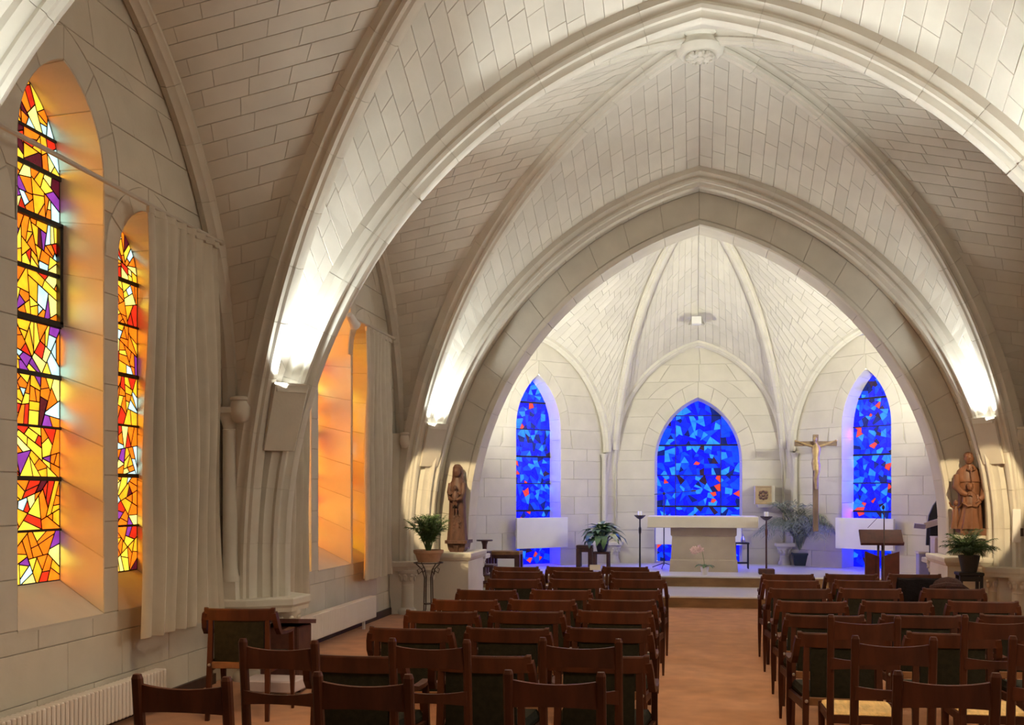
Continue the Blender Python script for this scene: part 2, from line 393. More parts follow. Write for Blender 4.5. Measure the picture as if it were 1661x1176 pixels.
# ---- walls of coursed stone with pointed openings, in a (u,z) plane
class Plane:
    def __init__(s, org, ud, nd): s.o = Vector((*org, 0)); s.u = Vector((*ud, 0)).normalized(); s.n = Vector((*nd, 0)).normalized()
    def __call__(s, u, z, d=0.0): return s.o+s.u*u+Vector((0, 0, z))+s.n*d   # d>0 into the room
class Opening:
    def __init__(s, uc, hw, zs, z0, za, depth=.34, splay=.04, sill=.2, ring=.2): s.uc, s.hw, s.zs, s.z0, s.za, s.depth, s.splay, s.sill, s.ring = uc, hw, zs, z0, za, depth, splay, sill, ring
    def half(s, z, grow=0.0):
        top = s.za+grow*1.15
        if z < s.zs-1e-6 or z > top: return 0.0
        g = grow if z > s.z0 else 0.0
        return arch_u(z, s.hw+g, s.z0, top)
    def outline(s, inset=0.0, n=14):                # closed outline, starting lower right going up over the arch
        hw, za = s.hw-inset, s.za-inset*1.2; zs = s.zs
        uz, _ = arch_uz(hw, s.z0, za, s.z0, n)
        right = [(s.uc+hw, zs)]+[(s.uc+u, z) for u, z in uz]
        left = [(s.uc-u, z) for u, z in uz[-2::-1]]+[(s.uc-hw, zs)]
        return right+left

def coursed_wall(root, pl, ulo, uhi, z0, ztop, ops, course=.335, length=.66, m='stone', extra=()):
    """ulo/uhi: functions of z giving the wall's ends"""
    zs = [z0]
    crit = sorted({o.zs for o in ops}|{o.za+o.ring*1.15 for o in ops}|{o.z0 for o in ops}|set(extra))
    z = z0
    while z < ztop-.08:
        nz = min(z+course*R.uniform(.95, 1.05), ztop)
        for c in crit:
            if z+.1 < c < nz+.1: nz = c; break
        zs.append(nz); z = nz
    K = 4
    # bedding sheet behind the stones
    g = MB()
    for r in range(len(zs)-1):
        for k in range(K):
            a = zs[r]+(zs[r+1]-zs[r])*k/K; b = zs[r]+(zs[r+1]-zs[r])*(k+1)/K; mid = (a+b)/2
            for L0, R0 in spans(mid, ulo, uhi, ops):
                La, Lb, Ra, Rb = L0(a), L0(b), R0(a), R0(b)
                if Ra-La < .005 and Rb-Lb < .005: continue
                g.add([pl(La, a, -.011), pl(Ra, a, -.011), pl(Rb, b, -.011), pl(Lb, b, -.011)], [(0, 1, 2, 3)])
    g.build('mortar_bed', M['wmortar'], root)
    for r in range(len(zs)-1):
        a, b = zs[r], zs[r+1]
        for L0, R0 in spans((a+b)/2, ulo, uhi, ops):
            lm, rm = L0((a+b)/2), R0((a+b)/2)
            if rm-lm < .06: continue
            n = max(1, round((rm-lm)/length)); fr = [0]
            sh = .5 if r % 2 else 0.0
            if n > 1 and sh: n += 1; fr = [0]+[(k-.5+R.uniform(-.06, .06))/(n-1) for k in range(1, n)]+[1]
            else: fr = [0]+[(k+R.uniform(-.07, .07))/n for k in range(1, n)]+[1]
            for f0, f1 in zip(fr[:-1], fr[1:]):
                zz = [a+(b-a)*k/K for k in range(K+1)] if (f0 == 0 or f1 == 1) else [a, b]
                lf = [(L0(q)+(R0(q)-L0(q))*f0, q) for q in zz]; rt = [(L0(q)+(R0(q)-L0(q))*f1, q) for q in zz]
                slab(root, pl, lf, rt, m)
def slab(root, pl, lf, rt, m, gap=.005, ch=.003, depth=.012, name='stone'):
    def ring(g, d):
        l = [[u+g, z] for u, z in lf]; r = [[u-g, z] for u, z in rt]
        for q in (l, r):
            q[0][1] += g; q[-1][1] -= g
        for i in range(len(l)):
            if l[i][0] > r[i][0]: l[i][0] = r[i][0] = (l[i][0]+r[i][0])/2
        return [pl(u, z, d) for u, z in l]+[pl(u, z, d) for u, z in r[::-1]]
    pr = R.uniform(-.0015, .0015)
    mb = MB().loft([ring(gap/2, -depth), ring(gap/2, pr-ch), ring(gap/2+ch, pr)])
    return mb.build(name, M[m], root)
def spans(zm, ulo, uhi, ops):
    act = sorted([o for o in ops if o.half(zm, o.ring) > 0], key=lambda o: o.uc)
    edges = [ulo]
    for o in act:
        edges.append(lambda z, o=o: o.uc-o.half(min(z, o.za+o.ring*1.15-1e-4) if z > o.zs else o.zs, o.ring))
        edges.append(lambda z, o=o: o.uc+o.half(min(z, o.za+o.ring*1.15-1e-4) if z > o.zs else o.zs, o.ring))
    edges.append(uhi)
    return [(edges[i], edges[i+1]) for i in range(0, len(edges), 2)]

def split_poly(poly, target, R, aniso):
    out = []; stack = [poly]
    while stack:
        p = stack.pop()
        ar = area(p)
        if ar < target*R.uniform(.55, 1.7): out.append(p); continue
        c = np.array(p); ctr = c.mean(0); q = c-ctr
        ev, vec = np.linalg.eigh(q.T@q); major = vec[:, 1]
        el = math.sqrt(max(ev[1], 1e-9)/max(ev[0], 1e-9))
        ang = math.atan2(major[1], major[0])+PI/2+R.gauss(0, aniso if el < 3 else aniso*.45)
        d = np.array([math.cos(ang), math.sin(ang)]); nrm = np.array([-d[1], d[0]])
        s = q@nrm; o = ctr+nrm*(R.uniform(.36, .64)*(s.max()-s.min())+s.min())
        A, B = clip(p, o, nrm), clip(p, o, -nrm)
        if len(A) < 3 or len(B) < 3 or min(area(A), area(B)) < target*.12: 
            if ar < target*3: out.append(p)
            else: stack.append(p)
            continue
        stack += [A, B]
    return out
def area(p):
    return abs(sum(p[i][0]*p[(i+1) % len(p)][1]-p[(i+1) % len(p)][0]*p[i][1] for i in range(len(p))))/2
def clip(p, o, n):
    out = []
    for i in range(len(p)):
        a, b = p[i], p[(i+1) % len(p)]
        da = (a[0]-o[0])*n[0]+(a[1]-o[1])*n[1]; db = (b[0]-o[0])*n[0]+(b[1]-o[1])*n[1]
        if da >= 0: out.append(a)
        if da*db < 0: t = da/(da-db); out.append((a[0]+(b[0]-a[0])*t, a[1]+(b[1]-a[1])*t))
    return out
def inset_poly(p, d):
    out = list(p); ccw = sum(p[i][0]*p[(i+1) % len(p)][1]-p[(i+1) % len(p)][0]*p[i][1] for i in range(len(p))) > 0
    for i in range(len(p)):
        a, b = p[i], p[(i+1) % len(p)]; e = (b[0]-a[0], b[1]-a[1]); l = math.hypot(*e)
        if l < 1e-6: continue
        n = (-e[1]/l, e[0]/l) if ccw else (e[1]/l, -e[0]/l)
        out = clip(out, (a[0]+n[0]*d, a[1]+n[1]*d), n)
        if len(out) < 3: return None
    return out

WN = [0]
def window(label, pl, op, pal, target, aniso, bars, lead=.007, seed=1, uprights=(), casement=None, jamb='stone', piece_len=.38, vous=True, panes=True, sillface=True):
    global R
    WN[0] += 1; keep = R; R = random.Random(seed)
    root = struct('window_%d' % WN[0], label)
    dep, ins = op.depth, op.splay
    out0 = op.outline(0.0); out1 = op.outline(ins)
    zg = op.zs+op.sill                               # glass starts above the sloping sill
    g1 = [(u, max(z, zg)) for u, z in out1]
    # jamb / soffit stones all round
    A = np.array([tuple(pl(u, z, 0)) for u, z in out0]); B = np.array([tuple(pl(u, z, -dep)) for u, z in g1])
    # resample both by vertex index using the outline parameter
    s = np.r_[0, np.cumsum(np.linalg.norm(np.diff(A, axis=0), axis=1))]; t = np.linspace(0, s[-1], 240)
    A2 = np.c_[[np.interp(t, s, A[:, k]) for k in range(3)]].T; B2 = np.c_[[np.interp(t, s, B[:, k]) for k in range(3)]].T
    cell(A2, B2, None, course=piece_len, length=None, m=jamb, mort='wmortar', toward=pl(op.uc, (op.zs+op.z0)/2, -.1), gap=.005, root=root, piece='jamb_stone', seg=5)
    # sloping sill
    hb = op.hw
    MB().loft([[pl(op.uc-hb, op.zs-.02, .0), pl(op.uc+hb, op.zs-.02, .0), pl(op.uc+hb, op.zs-.02, -dep), pl(op.uc-hb, op.zs-.02, -dep)],
               [pl(op.uc-hb, op.zs, .002), pl(op.uc+hb, op.zs, .002), pl(op.uc+hb-ins, zg, -dep), pl(op.uc-hb+ins, zg, -dep)]]).build('window_sill', M[jamb], root)
    # voussoirs round the head
    if vous:
        uz0, _ = arch_uz(op.hw, op.z0, op.za, op.z0, 50); uz1, _ = arch_uz(op.hw+op.ring, op.z0, op.za+op.ring*1.15, op.z0, 50)
        for sg in (-1, 1):
            A3 = np.array([tuple(pl(op.uc+sg*u, z)) for u, z in uz0]); B3 = np.array([tuple(pl(op.uc+sg*u, z)) for u, z in uz1])
            cell(A3, B3, None, course=.3, length=None, m=jamb, mort='wmortar', toward=pl(op.uc, op.z0, 5), gap=.005, root=root, piece='arch_stone', seg=4)
    # came sheet + panes
    gl = [(u, z) for u, z in op.outline(ins, 16)]; gl = [(u, max(z, zg)) for u, z in gl]
    polys = [gl]
    cuts = sorted(bars)
    done = []
    rest = gl
    for zc_ in cuts:
        lo = clip(rest, (0, zc_), (0, -1)); rest = clip(rest, (0, zc_), (0, 1))
        if len(lo) >= 3: done.append(lo)
        if len(rest) < 3: break
    if len(rest) >= 3: done.append(rest)
    for uu in uprights:
        nd = []
        for p in done:
            for q in (clip(p, (uu, 0), (1, 0)), clip(p, (uu, 0), (-1, 0))):
                if len(q) >= 3: nd.append(q)
        done = nd
    pieces = []
    for p in done: pieces += split_poly(p, target, R, aniso)
    pieces.sort(key=area, reverse=True)
    spill = {}; net = MB(); seen = set()
    for p in pieces:
        for i in range(len(p)):
            a, b = p[i], p[(i+1) % len(p)]
            if math.hypot(a[0]-b[0], a[1]-b[1]) < 1e-4: continue
            key = tuple(sorted(((round(a[0], 3), round(a[1], 3)), (round(b[0], 3), round(b[1], 3)))))
            if key in seen: continue
            seen.add(key); net.bar(pl(*a, -dep+.003), pl(*b, -dep+.003), .012, lead*1.1, up=tuple((pl(0, 0, 1)-pl(0, 0, 0)).cross(pl(*b)-pl(*a))))
    tag(net.build('lead_came', M['dark'], root), kind='stuff')
    for k, p in enumerate(pieces):
        q = inset_poly(p, lead/2)
        if not q or area(q) < 1e-4: continue
        mt = pick(pal)
        if k < 300: MB().prism(q, pl, -dep+.001, -dep+.006+R.uniform(0, .002)).build('pane', mt, root)
        else: spill.setdefault(mt.name, (mt, MB()))[1].prism(q, pl, -dep+.001, -dep+.006)
    for mt, mb in spill.values(): tag(mb.build('small_panes', mt, root), kind='stuff')
    # iron bars
    for i, zc_ in enumerate(cuts):
        hwz = arch_u(zc_, op.hw-ins, op.z0, op.za-ins*1.2)
        th = .016 if i % 2 else .009
        MB().bar(pl(op.uc-hwz, zc_, -dep+.014), pl(op.uc+hwz, zc_, -dep+.014), .016, th*2).build('saddle_bar', M['dark'], root)
    for uu in uprights:
        d = abs(uu-op.uc); zt = zg
        while arch_u(zt, op.hw-ins, op.z0, op.za-ins*1.2) > d and zt < op.za: zt += .01
        MB().bar(pl(uu, zg, -dep+.013), pl(uu, zt, -dep+.013), .016, .014).build('upright_bar', M['dark'], root)
    if casement:
        za_, zb_ = casement; hw = op.hw-ins
        for u in (-hw+.02, hw-.02): MB().bar(pl(op.uc+u, za_, -dep+.02), pl(op.uc+u, zb_, -dep+.02), .035, .035).build('casement_stile', M['dark'], root)
        for z in (za_, zb_): MB().bar(pl(op.uc-hw, z, -dep+.02), pl(op.uc+hw, z, -dep+.02), .035, .035).build('casement_rail', M['dark'], root)
    R = keep
    return root

# ------------------------------------------------------------------ the shell
WX = 4.22                                            # half width of the nave
YC = (6.3, 11.5)                                     # centres of the two bays
def tag_struct(o, label): return tag(o, label, None, None, 'structure')
g = MB(); g.box((0, 6.0, -.05), (8.6, 18.2, .1)); tag_struct(g.build('floor', M['carpet']), 'orange brown carpet over the nave and aisle')
# steps and platform
pf = struct('floor', 'pale marble altar platform with two brown risers')
def step(y0, y1, z0, z1, hx, nm):
    MB().box((0, (y0+y1)/2, (z0+z1)/2-.012), (2*hx, y1-y0, z1-z0-.024)).build('riser', M['riser'], pf)
    MB().bbox((0, (y0+y1)/2-.012, z1-.012), (2*hx+.0, y1-y0+.024, .024), .004).build('tread_slab', M['marble'], pf)
step(15.1, 17.0, 0.0, .165, 3.25, 'a'); step(16.7, 20.2, .10, .335, 4.6, 'b')

# unseen shell added to keep sky light out of the gaps
g = MB(); g.box((-2.5, 8.5, 7.6), (16, 25, .1)); g.box((-10.4, 8.5, 3.7), (.1, 25, 8)); g.box((5.0, 8.5, 3.7), (.1, 25, 8)); g.box((-2.5, 20.9, 3.7), (16, .1, 8)); g.box((-7.4, -2.2, 3.7), (6.2, .1, 8)); g.box((-7.4, 8.5, -.06), (6.1, 25, .1))
g.box((0, 20.4, -.06), (10, 1.0, .1))
tag_struct(g.build('light_block_shell', M['plaster']), 'unseen added shell blocking sky light behind the masonry')

# --- left wall, two bays
PLL = Plane((-WX, 0), (0, 1), (1, 0))
def wall_bay(root, pl, yc, hw, ops):
    z0w, zaw = 2.3, 5.6
    f = lambda z: arch_u(z, hw+.09, z0w, zaw+.10) if z < zaw+.10 else 0.0
    coursed_wall(root, pl, lambda z: yc-f(z), lambda z: yc+f(z), 0.0, zaw+.08, ops)
wl = struct('wall_left', 'pale ashlar wall round the near orange windows')
opsA = [Opening(6.27, .47, .80, 3.88, 4.56, .33, .035, .24, .2), Opening(7.345, .42, .80, 3.36, 3.83, .33, .03, .24, .16), Opening(5.195, .42, .80, 3.36, 3.83, .33, .03, .24, .16)]
wall_bay(wl, PLL, 6.3, 2.30, opsA)
wl2 = struct('wall_left', 'pale ashlar wall round the farther orange windows')
opsB = [Opening(11.5, .55, .80, 3.80, 4.56, .47, .03, .24, .2), Opening(12.54, .42, .80, 3.36, 3.83, .47, .03, .24, .16), Opening(10.32, .42, .80, 3.36, 3.83, .47, .03, .24, .16)]
wall_bay(wl2, PLL, 11.5, 2.46, opsB)
barsA = [1.40, 1.76, 2.12, 2.48, 2.84, 3.20, 3.55, 3.90, 4.15]
window('tall central lancet of orange and yellow glass in the near bay', PLL, opsA[0], OR, .0105, .85, barsA, seed=11, casement=(2.86, 3.56))
window('shorter lancet of orange glass beside the near curtain', PLL, opsA[1], OR, .0090, .85, [1.4, 1.8, 2.2, 2.6, 3.0, 3.35], seed=12)
window('shorter lancet of orange glass at the picture edge', PLL, opsA[2], OR, .0085, .8, [1.4, 1.8, 2.2, 2.6, 3.0, 3.35], seed=13)
window('tall lancet with glowing yellow jamb in the far bay', PLL, opsB[0], OR, .03, .55, [1.4, 1.9, 2.4, 2.9, 3.5], seed=14)
window('short lancet with glowing orange jamb beside the far curtain', PLL, opsB[1], OR, .02, .55, [1.4, 2.0, 2.6, 3.2], seed=15)
window('short lancet with orange jamb behind the pier', PLL, opsB[2], OR, .02, .55, [1.4, 2.0, 2.6, 3.2], seed=16)
# right wall, plain (beyond the frame)
g = MB(); g.box((WX+.06, 9, 2.8), (.1, 11.5, 5.8)); tag_struct(g.build('wall_right', M['plaster']), 'plain pale wall on the right of the nave')
g = MB(); g.box((-WX-.06, .6, 2.8), (.1, 6.2, 5.8)); tag_struct(g.build('wall_left', M['plaster']), 'plain pale wall beside the photographer')
g = MB(); g.box((-WX+.02, 11.4, .045), (.03, 4.6, .09)); tag_struct(g.build('baseboard_left', M['baseb']), 'dark low baseboard under the far radiator')
g = MB(); g.box((-WX+.02, 6.2, .045), (.03, 4.4, .09)); tag_struct(g.build('baseboard_left', M['baseb']), 'dark low baseboard under the near radiator')

# --- vault ribs
ZB = .72
def tcurve(y, hw, za, z0=1.1, zb=ZB, sx=-1): return curve3((0, y), (sx*hw, y), z0, za, zb)
DZ0, DZA = .85, 6.62
def dcurve(yc, sx, dy): return curve3((0, yc), (sx*3.94, yc+(dy*2.30 if dy > 0 or yc > 7 else -2.10)), DZ0, DZA, ZB)
def wcurve(yc, sx, dy, hw): return curve3((sx*(WX-.07), yc), (sx*(WX-.07), yc+dy*hw), 2.3, 5.6, ZB)
side = {-1: 'left', 1: 'right'}; fn = {1: 'far', -1: 'near'}; bay = {6.3: 'first', 11.5: 'second'}
YA = {(6.3, -1): 3.7, (6.3, 1): 8.9, (11.5, -1): 8.9, (11.5, 1): 14.05}
AH = {3.7: (3.72, 5.7), 8.9: (3.72, 5.7), 14.05: (3.68, 5.80)}
WH = {6.3: 2.26, 11.5: 2.42}
for y in (3.7, 8.9, 14.05):
    hw, za = AH[y]
    for sx in (-1, 1):
        rib(tcurve(y, hw, za, sx=sx), PT, '%s half of the moulded transverse arch %s' % (side[sx], {3.7: 'over the photographer', 8.9: 'across the middle of the nave', 14.05: 'framing the apse arch'}[y]))
for yc in YC:
    for sx in (-1, 1):
        for dy in (-1, 1):
            D = dcurve(yc, sx, dy)
            rib(D, PD, '%s %s diagonal rib of the %s bay vault' % (fn[dy], side[sx], bay[yc]), t1=.975)
            Wc = wcurve(yc, sx, dy, WH[yc])
            tW = max(0.0, (2.3-ZB)/Wc['L'])
            rib(Wc, PW, '%s half of the wall arch on the %s of the %s bay' % (fn[dy], side[sx], bay[yc]), t0=tW)
            ya = YA[(yc, dy)]; hw, za = AH[ya]; T = tcurve(ya, hw, za, sx=sx)
            wsg = -dy*sx
            tw = T['N']; sgn = 1 if (Vector(tw).y*(-dy) > 0) else -1
            ctr = (sx*.8, yc, 2.5)
            full = (sx == -1 or dy == 1 or yc == 11.5)
            Ab = offset(T, .22, sgn*.16)
            cell(offset(D, .15), Ab, '%s %s web of the %s bay vault beside the transverse arch' % (fn[dy], side[sx], bay[yc]), course=.185, length=.40, stones=(dy == 1), toward=ctr)
            lat = (sx == -1 and dy == 1) or (yc == 11.5) or (sx == -1 and dy == -1)
            Ac = offset(D, .15); Bw = offset(Wc, .06); tA = np.linspace(0, 1, 60)      # courses rise gently from the wall arch and die on the ridge
            tB = np.interp(tA, [0, .263, .384, .474, .565, .666, .776, .87], [0, .35, .5, .6, .7, .8, .9, 1.0])
            Bm = np.array([samp(Bw, b) if a <= .87 else Bw[-1]+(Ac[-1]-Bw[-1])*((a-.87)/.13)*.985 for a, b in zip(tA, tB)])
            cell(np.array([samp(Ac, a) for a in tA]), Bm, '%s %s web of the %s bay vault above the side wall' % (fn[dy], side[sx], bay[yc]), course=.205, length=.40, stones=lat, toward=ctr)
            # vault springing infill between rib and wall
# keystones
def keystone(yc, z, label, r=.27, nrib=4):
    TRIM[0] += 1
    k = struct('trim_%d' % TRIM[0], label); k.location = (0, yc, z)
    MB().lathe([(r*.72, .34), (r*.86, .30), (r*.86, .20), (r*1.02, .17), (r*1.06, .12), (r*.98, .075), (r*.86, .06), (r*.9, .02), (r*.98, -.02), (r*.93, -.07), (r*.80, -.095), (r*.62, -.085)], n=28).build('boss_drum', M['rib'], k, True)
    MB().lathe([(r*.2, -.125), (r*.12, -.14), (.001, -.142)], n=12).build('boss_bud', M['rib'], k, True)
    lf = MB(); lf.ell((r*.36, 0, -.10), (r*.24, r*.17, .035), 10, 6)
    lf.ell((r*.5, r*.13, -.11), (r*.08, r*.07, .03), 8, 5); lf.ell((r*.5, -r*.13, -.11), (r*.08, r*.07, .03), 8, 5)
    me = lf.mesh('boss_leaf', M['rib'], True)
    for i in range(8): link('boss_leaf', me, k, rot=(0, 0, i*PI/4))
keystone(11.5, 6.60, 'round foliate keystone where the second bay ribs meet'); keystone(6.3, 6.60, 'round foliate keystone of the first bay above the view')

# --- piers: plinths, capitals, stub columns, shafts
def capital(mb, c, r, h, n=14):
    mb.lathe([(r*.95, 0), (r*1.05, h*.06), (r*.95, h*.12), (r*1.0, h*.3), (r*1.25, h*.62), (r*1.55, h*.8), (r*1.6, h*.84), (r*1.6, h)], c, n)
    return mb
def foliage(parent, c, r, h, k=8):
    lf = MB(); lf.ell((0, 0, 0), (.022*r/.1, .035*r/.1, .05*h/.22), 8, 6); lf.ell((0.02*r/.1, 0, .035*h/.22), (.024*r/.1, .03*r/.1, .022*h/.22), 8, 5)
    me = lf.mesh('capital_leaf', M['rib'], True)
    for i in range(k):
        a = 2*PI*i/k
        link('capital_leaf', me, parent, (c[0]+math.cos(a)*r*1.15, c[1]+math.sin(a)*r*1.15, c[2]+h*.5), (0, 0, a))
def poly_slab(parent, pts, z0, z1, nm, m, lip=.0):
    c = Vector((sum(p[0] for p in pts)/len(pts), sum(p[1] for p in pts)/len(pts)))
    def ring(k, z): return [(c.x+(p[0]-c.x)*k, c.y+(p[1]-c.y)*k, z) for p in pts]
    h = z1-z0
    MB().loft([ring(.93, z0), ring(.95, z0+h*.3), ring(1.0, z0+h*.5), ring(1.0, z1-.012), ring(.985, z1)]).build(nm, M[m], parent)
def pier(yc, sx, label, half=None):
    TRIM[0] += 1
    k = struct('trim_%d' % TRIM[0], label)
    pts = [(-WX, -.5), (-3.95, -.42), (-3.60, -.2), (-3.58, .18), (-3.95, .42), (-WX, .5)]
    if half: pts = [(-WX, -.5), (-3.95, -.42), (-3.60, -.2), (-3.58, .18), (-WX, .18)]
    pts = [(-sx*x*1.0, yc+y) for x, y in pts] if sx > 0 else [(x, yc+y) for x, y in pts]
    poly_slab(k, pts, .60, .725, 'plinth_slab', 'rib')
    c = Vector((sum(p[0] for p in pts)/len(pts), sum(p[1] for p in pts)/len(pts)))
    core = [(c.x+(p[0]-c.x)*.7+sx*.08, c.y+(p[1]-c.y)*.7) for p in pts]
    poly_slab(k, core, 0, .62, 'pier_core', 'stone')
    for (x, y) in ((3.74, -.02), (3.98, -.30)) + (() if half else ((3.98, .30),)):
        p = (sx*x, yc+y, 0)
        MB().lathe([(.13, 0), (.13, .05), (.115, .07), (.09, .09), (.085, .12), (.085, .40)], p, 16).build('stub_column', M['rib'], k, True)
        capital(MB(), (p[0], p[1], .39), .085, .22).build('capital', M['rib'], k, True)
        foliage(k, (p[0], p[1], .39), .09, .22)
    # pier body behind the ribs
    MB().loft([[(sx*4.25, yc-.26, z), (sx*4.12, yc-.22, z), (sx*3.96, yc-.1, z), (sx*3.96, yc+.1, z), (sx*4.12, yc+(.22 if not half else .2), z), (sx*4.25, yc+(.26 if not half else .26), z)] for z in (.72, 2.5)]).build('pier_body', M['stone'], k)
pier(8.9, -1, 'left middle pier with moulded plinth and stub columns'); pier(8.9, 1, 'right middle pier outside the frame'); pier(14.0, -1, 'left far pier with foliate stub capitals', True); pier(14.0, 1, 'right far pier with twin foliate stub columns', True)
def shaft(x, y, z0, z1, label, r=.065, zbase=.725):
    TRIM[0] += 1
    k = struct('trim_%d' % TRIM[0], label)
    MB().box((x, y, z0+.08), (r*2.9, r*2.9, .16), taper=.9).build('shaft_plinth', M['rib'], k)
    MB().lathe([(r*1.4, .16), (r*1.45, .19), (r*1.2, .22), (r*1.15, .25), (r*1.02, .27), (r, .3), (r, z1-z0-.2)], (x, y, z0), 16).build('shaft', M['rib'], k, True)
    capital(MB(), (x, y, z1-.21), r, .15).build('capital', M['rib'], k, True)
    MB().bbox((x, y, z1-.03), (r*3.6, r*3.6, .06), .01).build('abacus', M['rib'], k)
for yc in YC:
    for dy in (-1, 1):
        shaft(-(WX-.09), yc+dy*WH[yc], ZB, 2.42, '%s wall shaft of the %s bay on the left' % (fn[dy], bay[yc]))
shaft(WX-.09, 11.5+2.42, ZB, 2.42, 'far wall shaft of the second bay on the right')
for (px, y, lab) in ((-4.0, 8.52, 'left middle pier'), (-4.0, 13.76, 'left far pier'), (4.0, 13.76, 'right far pier')):
    o = MB().lathe([(.001, -.12), (.045, -.115), (.08, -.09), (.10, -.04), (.105, .02), (.098, .06), (.09, .08), (.105, .09), (.105, .11), (.08, .12), (.001, .12)], (px, y, 2.39), 18).build('trim_%d' % (TRIM[0]+1), M['rib'], None, True); TRIM[0] += 1
    tag_struct(o, 'rounded stone corbel boss at the %s springing' % lab)

# --- uplight fixtures
def fixture(yc, sx, dy, label):
    t = thing('uplight_fixture', label, 'wall light', (sx*3.5, yc+dy*2.03, 2.0), 0, 'uplight boxes on the piers')
    s = sx
    # shallow tapered plaster trough, open on top; local coordinates
    top = [(s*.17, dy*.19), (s*.015, dy*.38), (-s*.045, dy*.34), (s*.10, dy*.15)]
    top = [(s*.195, dy*.14), (s*.155, dy*.12), (-s*.055, dy*.34), (-s*.04, dy*.40), (s*.10, dy*.42), (s*.26, dy*.24)]
    bot = [(s*.325, dy*.23), (s*.305, dy*.22), (s*.12, dy*.43), (s*.13, dy*.47), (s*.24, dy*.47), (s*.36, dy*.30)]
    def rg(p, z, k=1.0):
        cx = sum(q[0] for q in p)/6; cy = sum(q[1] for q in p)/6
        return [(cx+(q[0]-cx)*k, cy+(q[1]-cy)*k, z) for q in p]
    MB().loft([rg(bot, .04), rg(top, .625), rg(top, .63, .93), rg(top, .55, .9)]).build('trough', M['stone'], t)
    MB().bar((s*.16, dy*.24, .575), (s*.06, dy*.35, .575), .03, .03).build('lamp_tube', M['lamp'], t)
fixture(6.3, -1, 1, 'glowing uplight box on the left middle pier'); fixture(6.3, 1, 1, 'glowing uplight box on the right middle pier outside the frame')
fixture(11.5, -1, 1, 'glowing uplight box above the left statue'); fixture(11.5, 1, 1, 'glowing uplight box above the right statue')
fixture(6.3, -1, -1, 'uplight box on the near left pier outside the frame'); fixture(6.3, 1, -1, 'uplight box on the near right pier outside the frame')

# --- apse arch: recessed face, soffit
AP = dict(hw=3.28, za=5.39)
for sx in (-1, 1):
    C1 = tcurve(14.36, 3.28, 5.39, sx=sx, zb=.82); C2 = tcurve(14.36, 3.70, 5.84, sx=sx, zb=.82)
    wa = struct('wall_apse_arch', '%s half of the flat stone face of the apse arch' % side[sx])
    cell(offset(C1, .07), C2['P'], None, course=.52, length=None, m='stone', mort='wmortar', toward=(0, 5, 2), root=wa, gap=.005, seg=4)
    cell(offset(C1, .05)+np.array([0, .04, 0]), offset(C1, .07), None, course=.52, length=None, m='stone', mort='wmortar', toward=(0, 5, 2), root=wa, gap=.005, seg=4)
    C3 = tcurve(14.95, 3.28, 5.39, sx=sx, zb=.33); C1b = tcurve(14.39, 3.28, 5.39, sx=sx, zb=.33)
    cell(C1b['P'], C3['P'], None, course=.52, length=None, m='stone', mort='wmortar', toward=(0, 14.6, 2), root=wa, gap=.005, seg=4)
    cell(tcurve(14.2, 3.70, 5.84, sx=sx, zb=.82)['P'], C2['P'], None, course=.52, length=None, m='stone', mort='wmortar', toward=(0, 14.2, 2), root=wa, gap=.005, seg=4)
    # chamfer roll at the opening edge
    rib(tcurve(14.37, 3.265, 5.37, sx=sx, zb=.82), [(-.035, .07), (-.035, .02), (-.01, 0), (.02, 0), (.03, .02), (.03, .07)], '%s thin edge moulding of the apse arch' % side[sx], step=.52)
    # wall from the arch to the apse side, behind
    g = MB(); n = 30; vs = []
    uz, _ = arch_uz(3.30, 1.1, 5.41, .0, n+1)
    for u, z in uz: vs += [(sx*u, 14.97, z), (sx*4.9, 14.97, z)]
    vs += [(0, 14.97, 7.5), (sx*4.9, 14.97, 7.5)]
    g.add(vs, [(2*i, 2*i+1, 2*i+3, 2*i+2) for i in range(n+1)])
    g.build('back_face', M['plaster'], wa)
    g = MB(); vs = []
    uz, _ = arch_uz(3.66, 1.1, 5.8, .0, n+1)
    for u, z in uz: vs += [(sx*u, 14.40, z), (sx*4.9, 14.40, z)]
    vs += [(0, 14.40, 7.5), (sx*4.9, 14.40, 7.5)]
    g.add(vs, [(2*i, 2*i+1, 2*i+3, 2*i+2) for i in range(n+1)])
    g.build('front_backing', M['plaster'], wa)
    # pedestal block below the arch
    pd = struct('trim_%d' % (TRIM[0]+1), '%s low stone pedestal with cap below the statue' % side[sx]); TRIM[0] += 1
    MB().box((sx*3.42, 14.42, .37), (.50, 1.0, .74)).build('pedestal_block', M['stone'], pd)
    MB().loft([[(sx*3.42+a*(.25+e), 14.42+b*(.5+e), z) for a, b in ((-1, -1), (1, -1), (1, 1), (-1, 1))] for e, z in ((0, .72), (.02, .735), (.045, .775), (.05, .80), (.05, .825), (.04, .835))]).build('pedestal_cap', M['rib'], pd)
    rib(tcurve(15.35, 3.38, 5.95, sx=sx, zb=.75), PD, '%s half of the transverse rib just inside the apse' % side[sx])

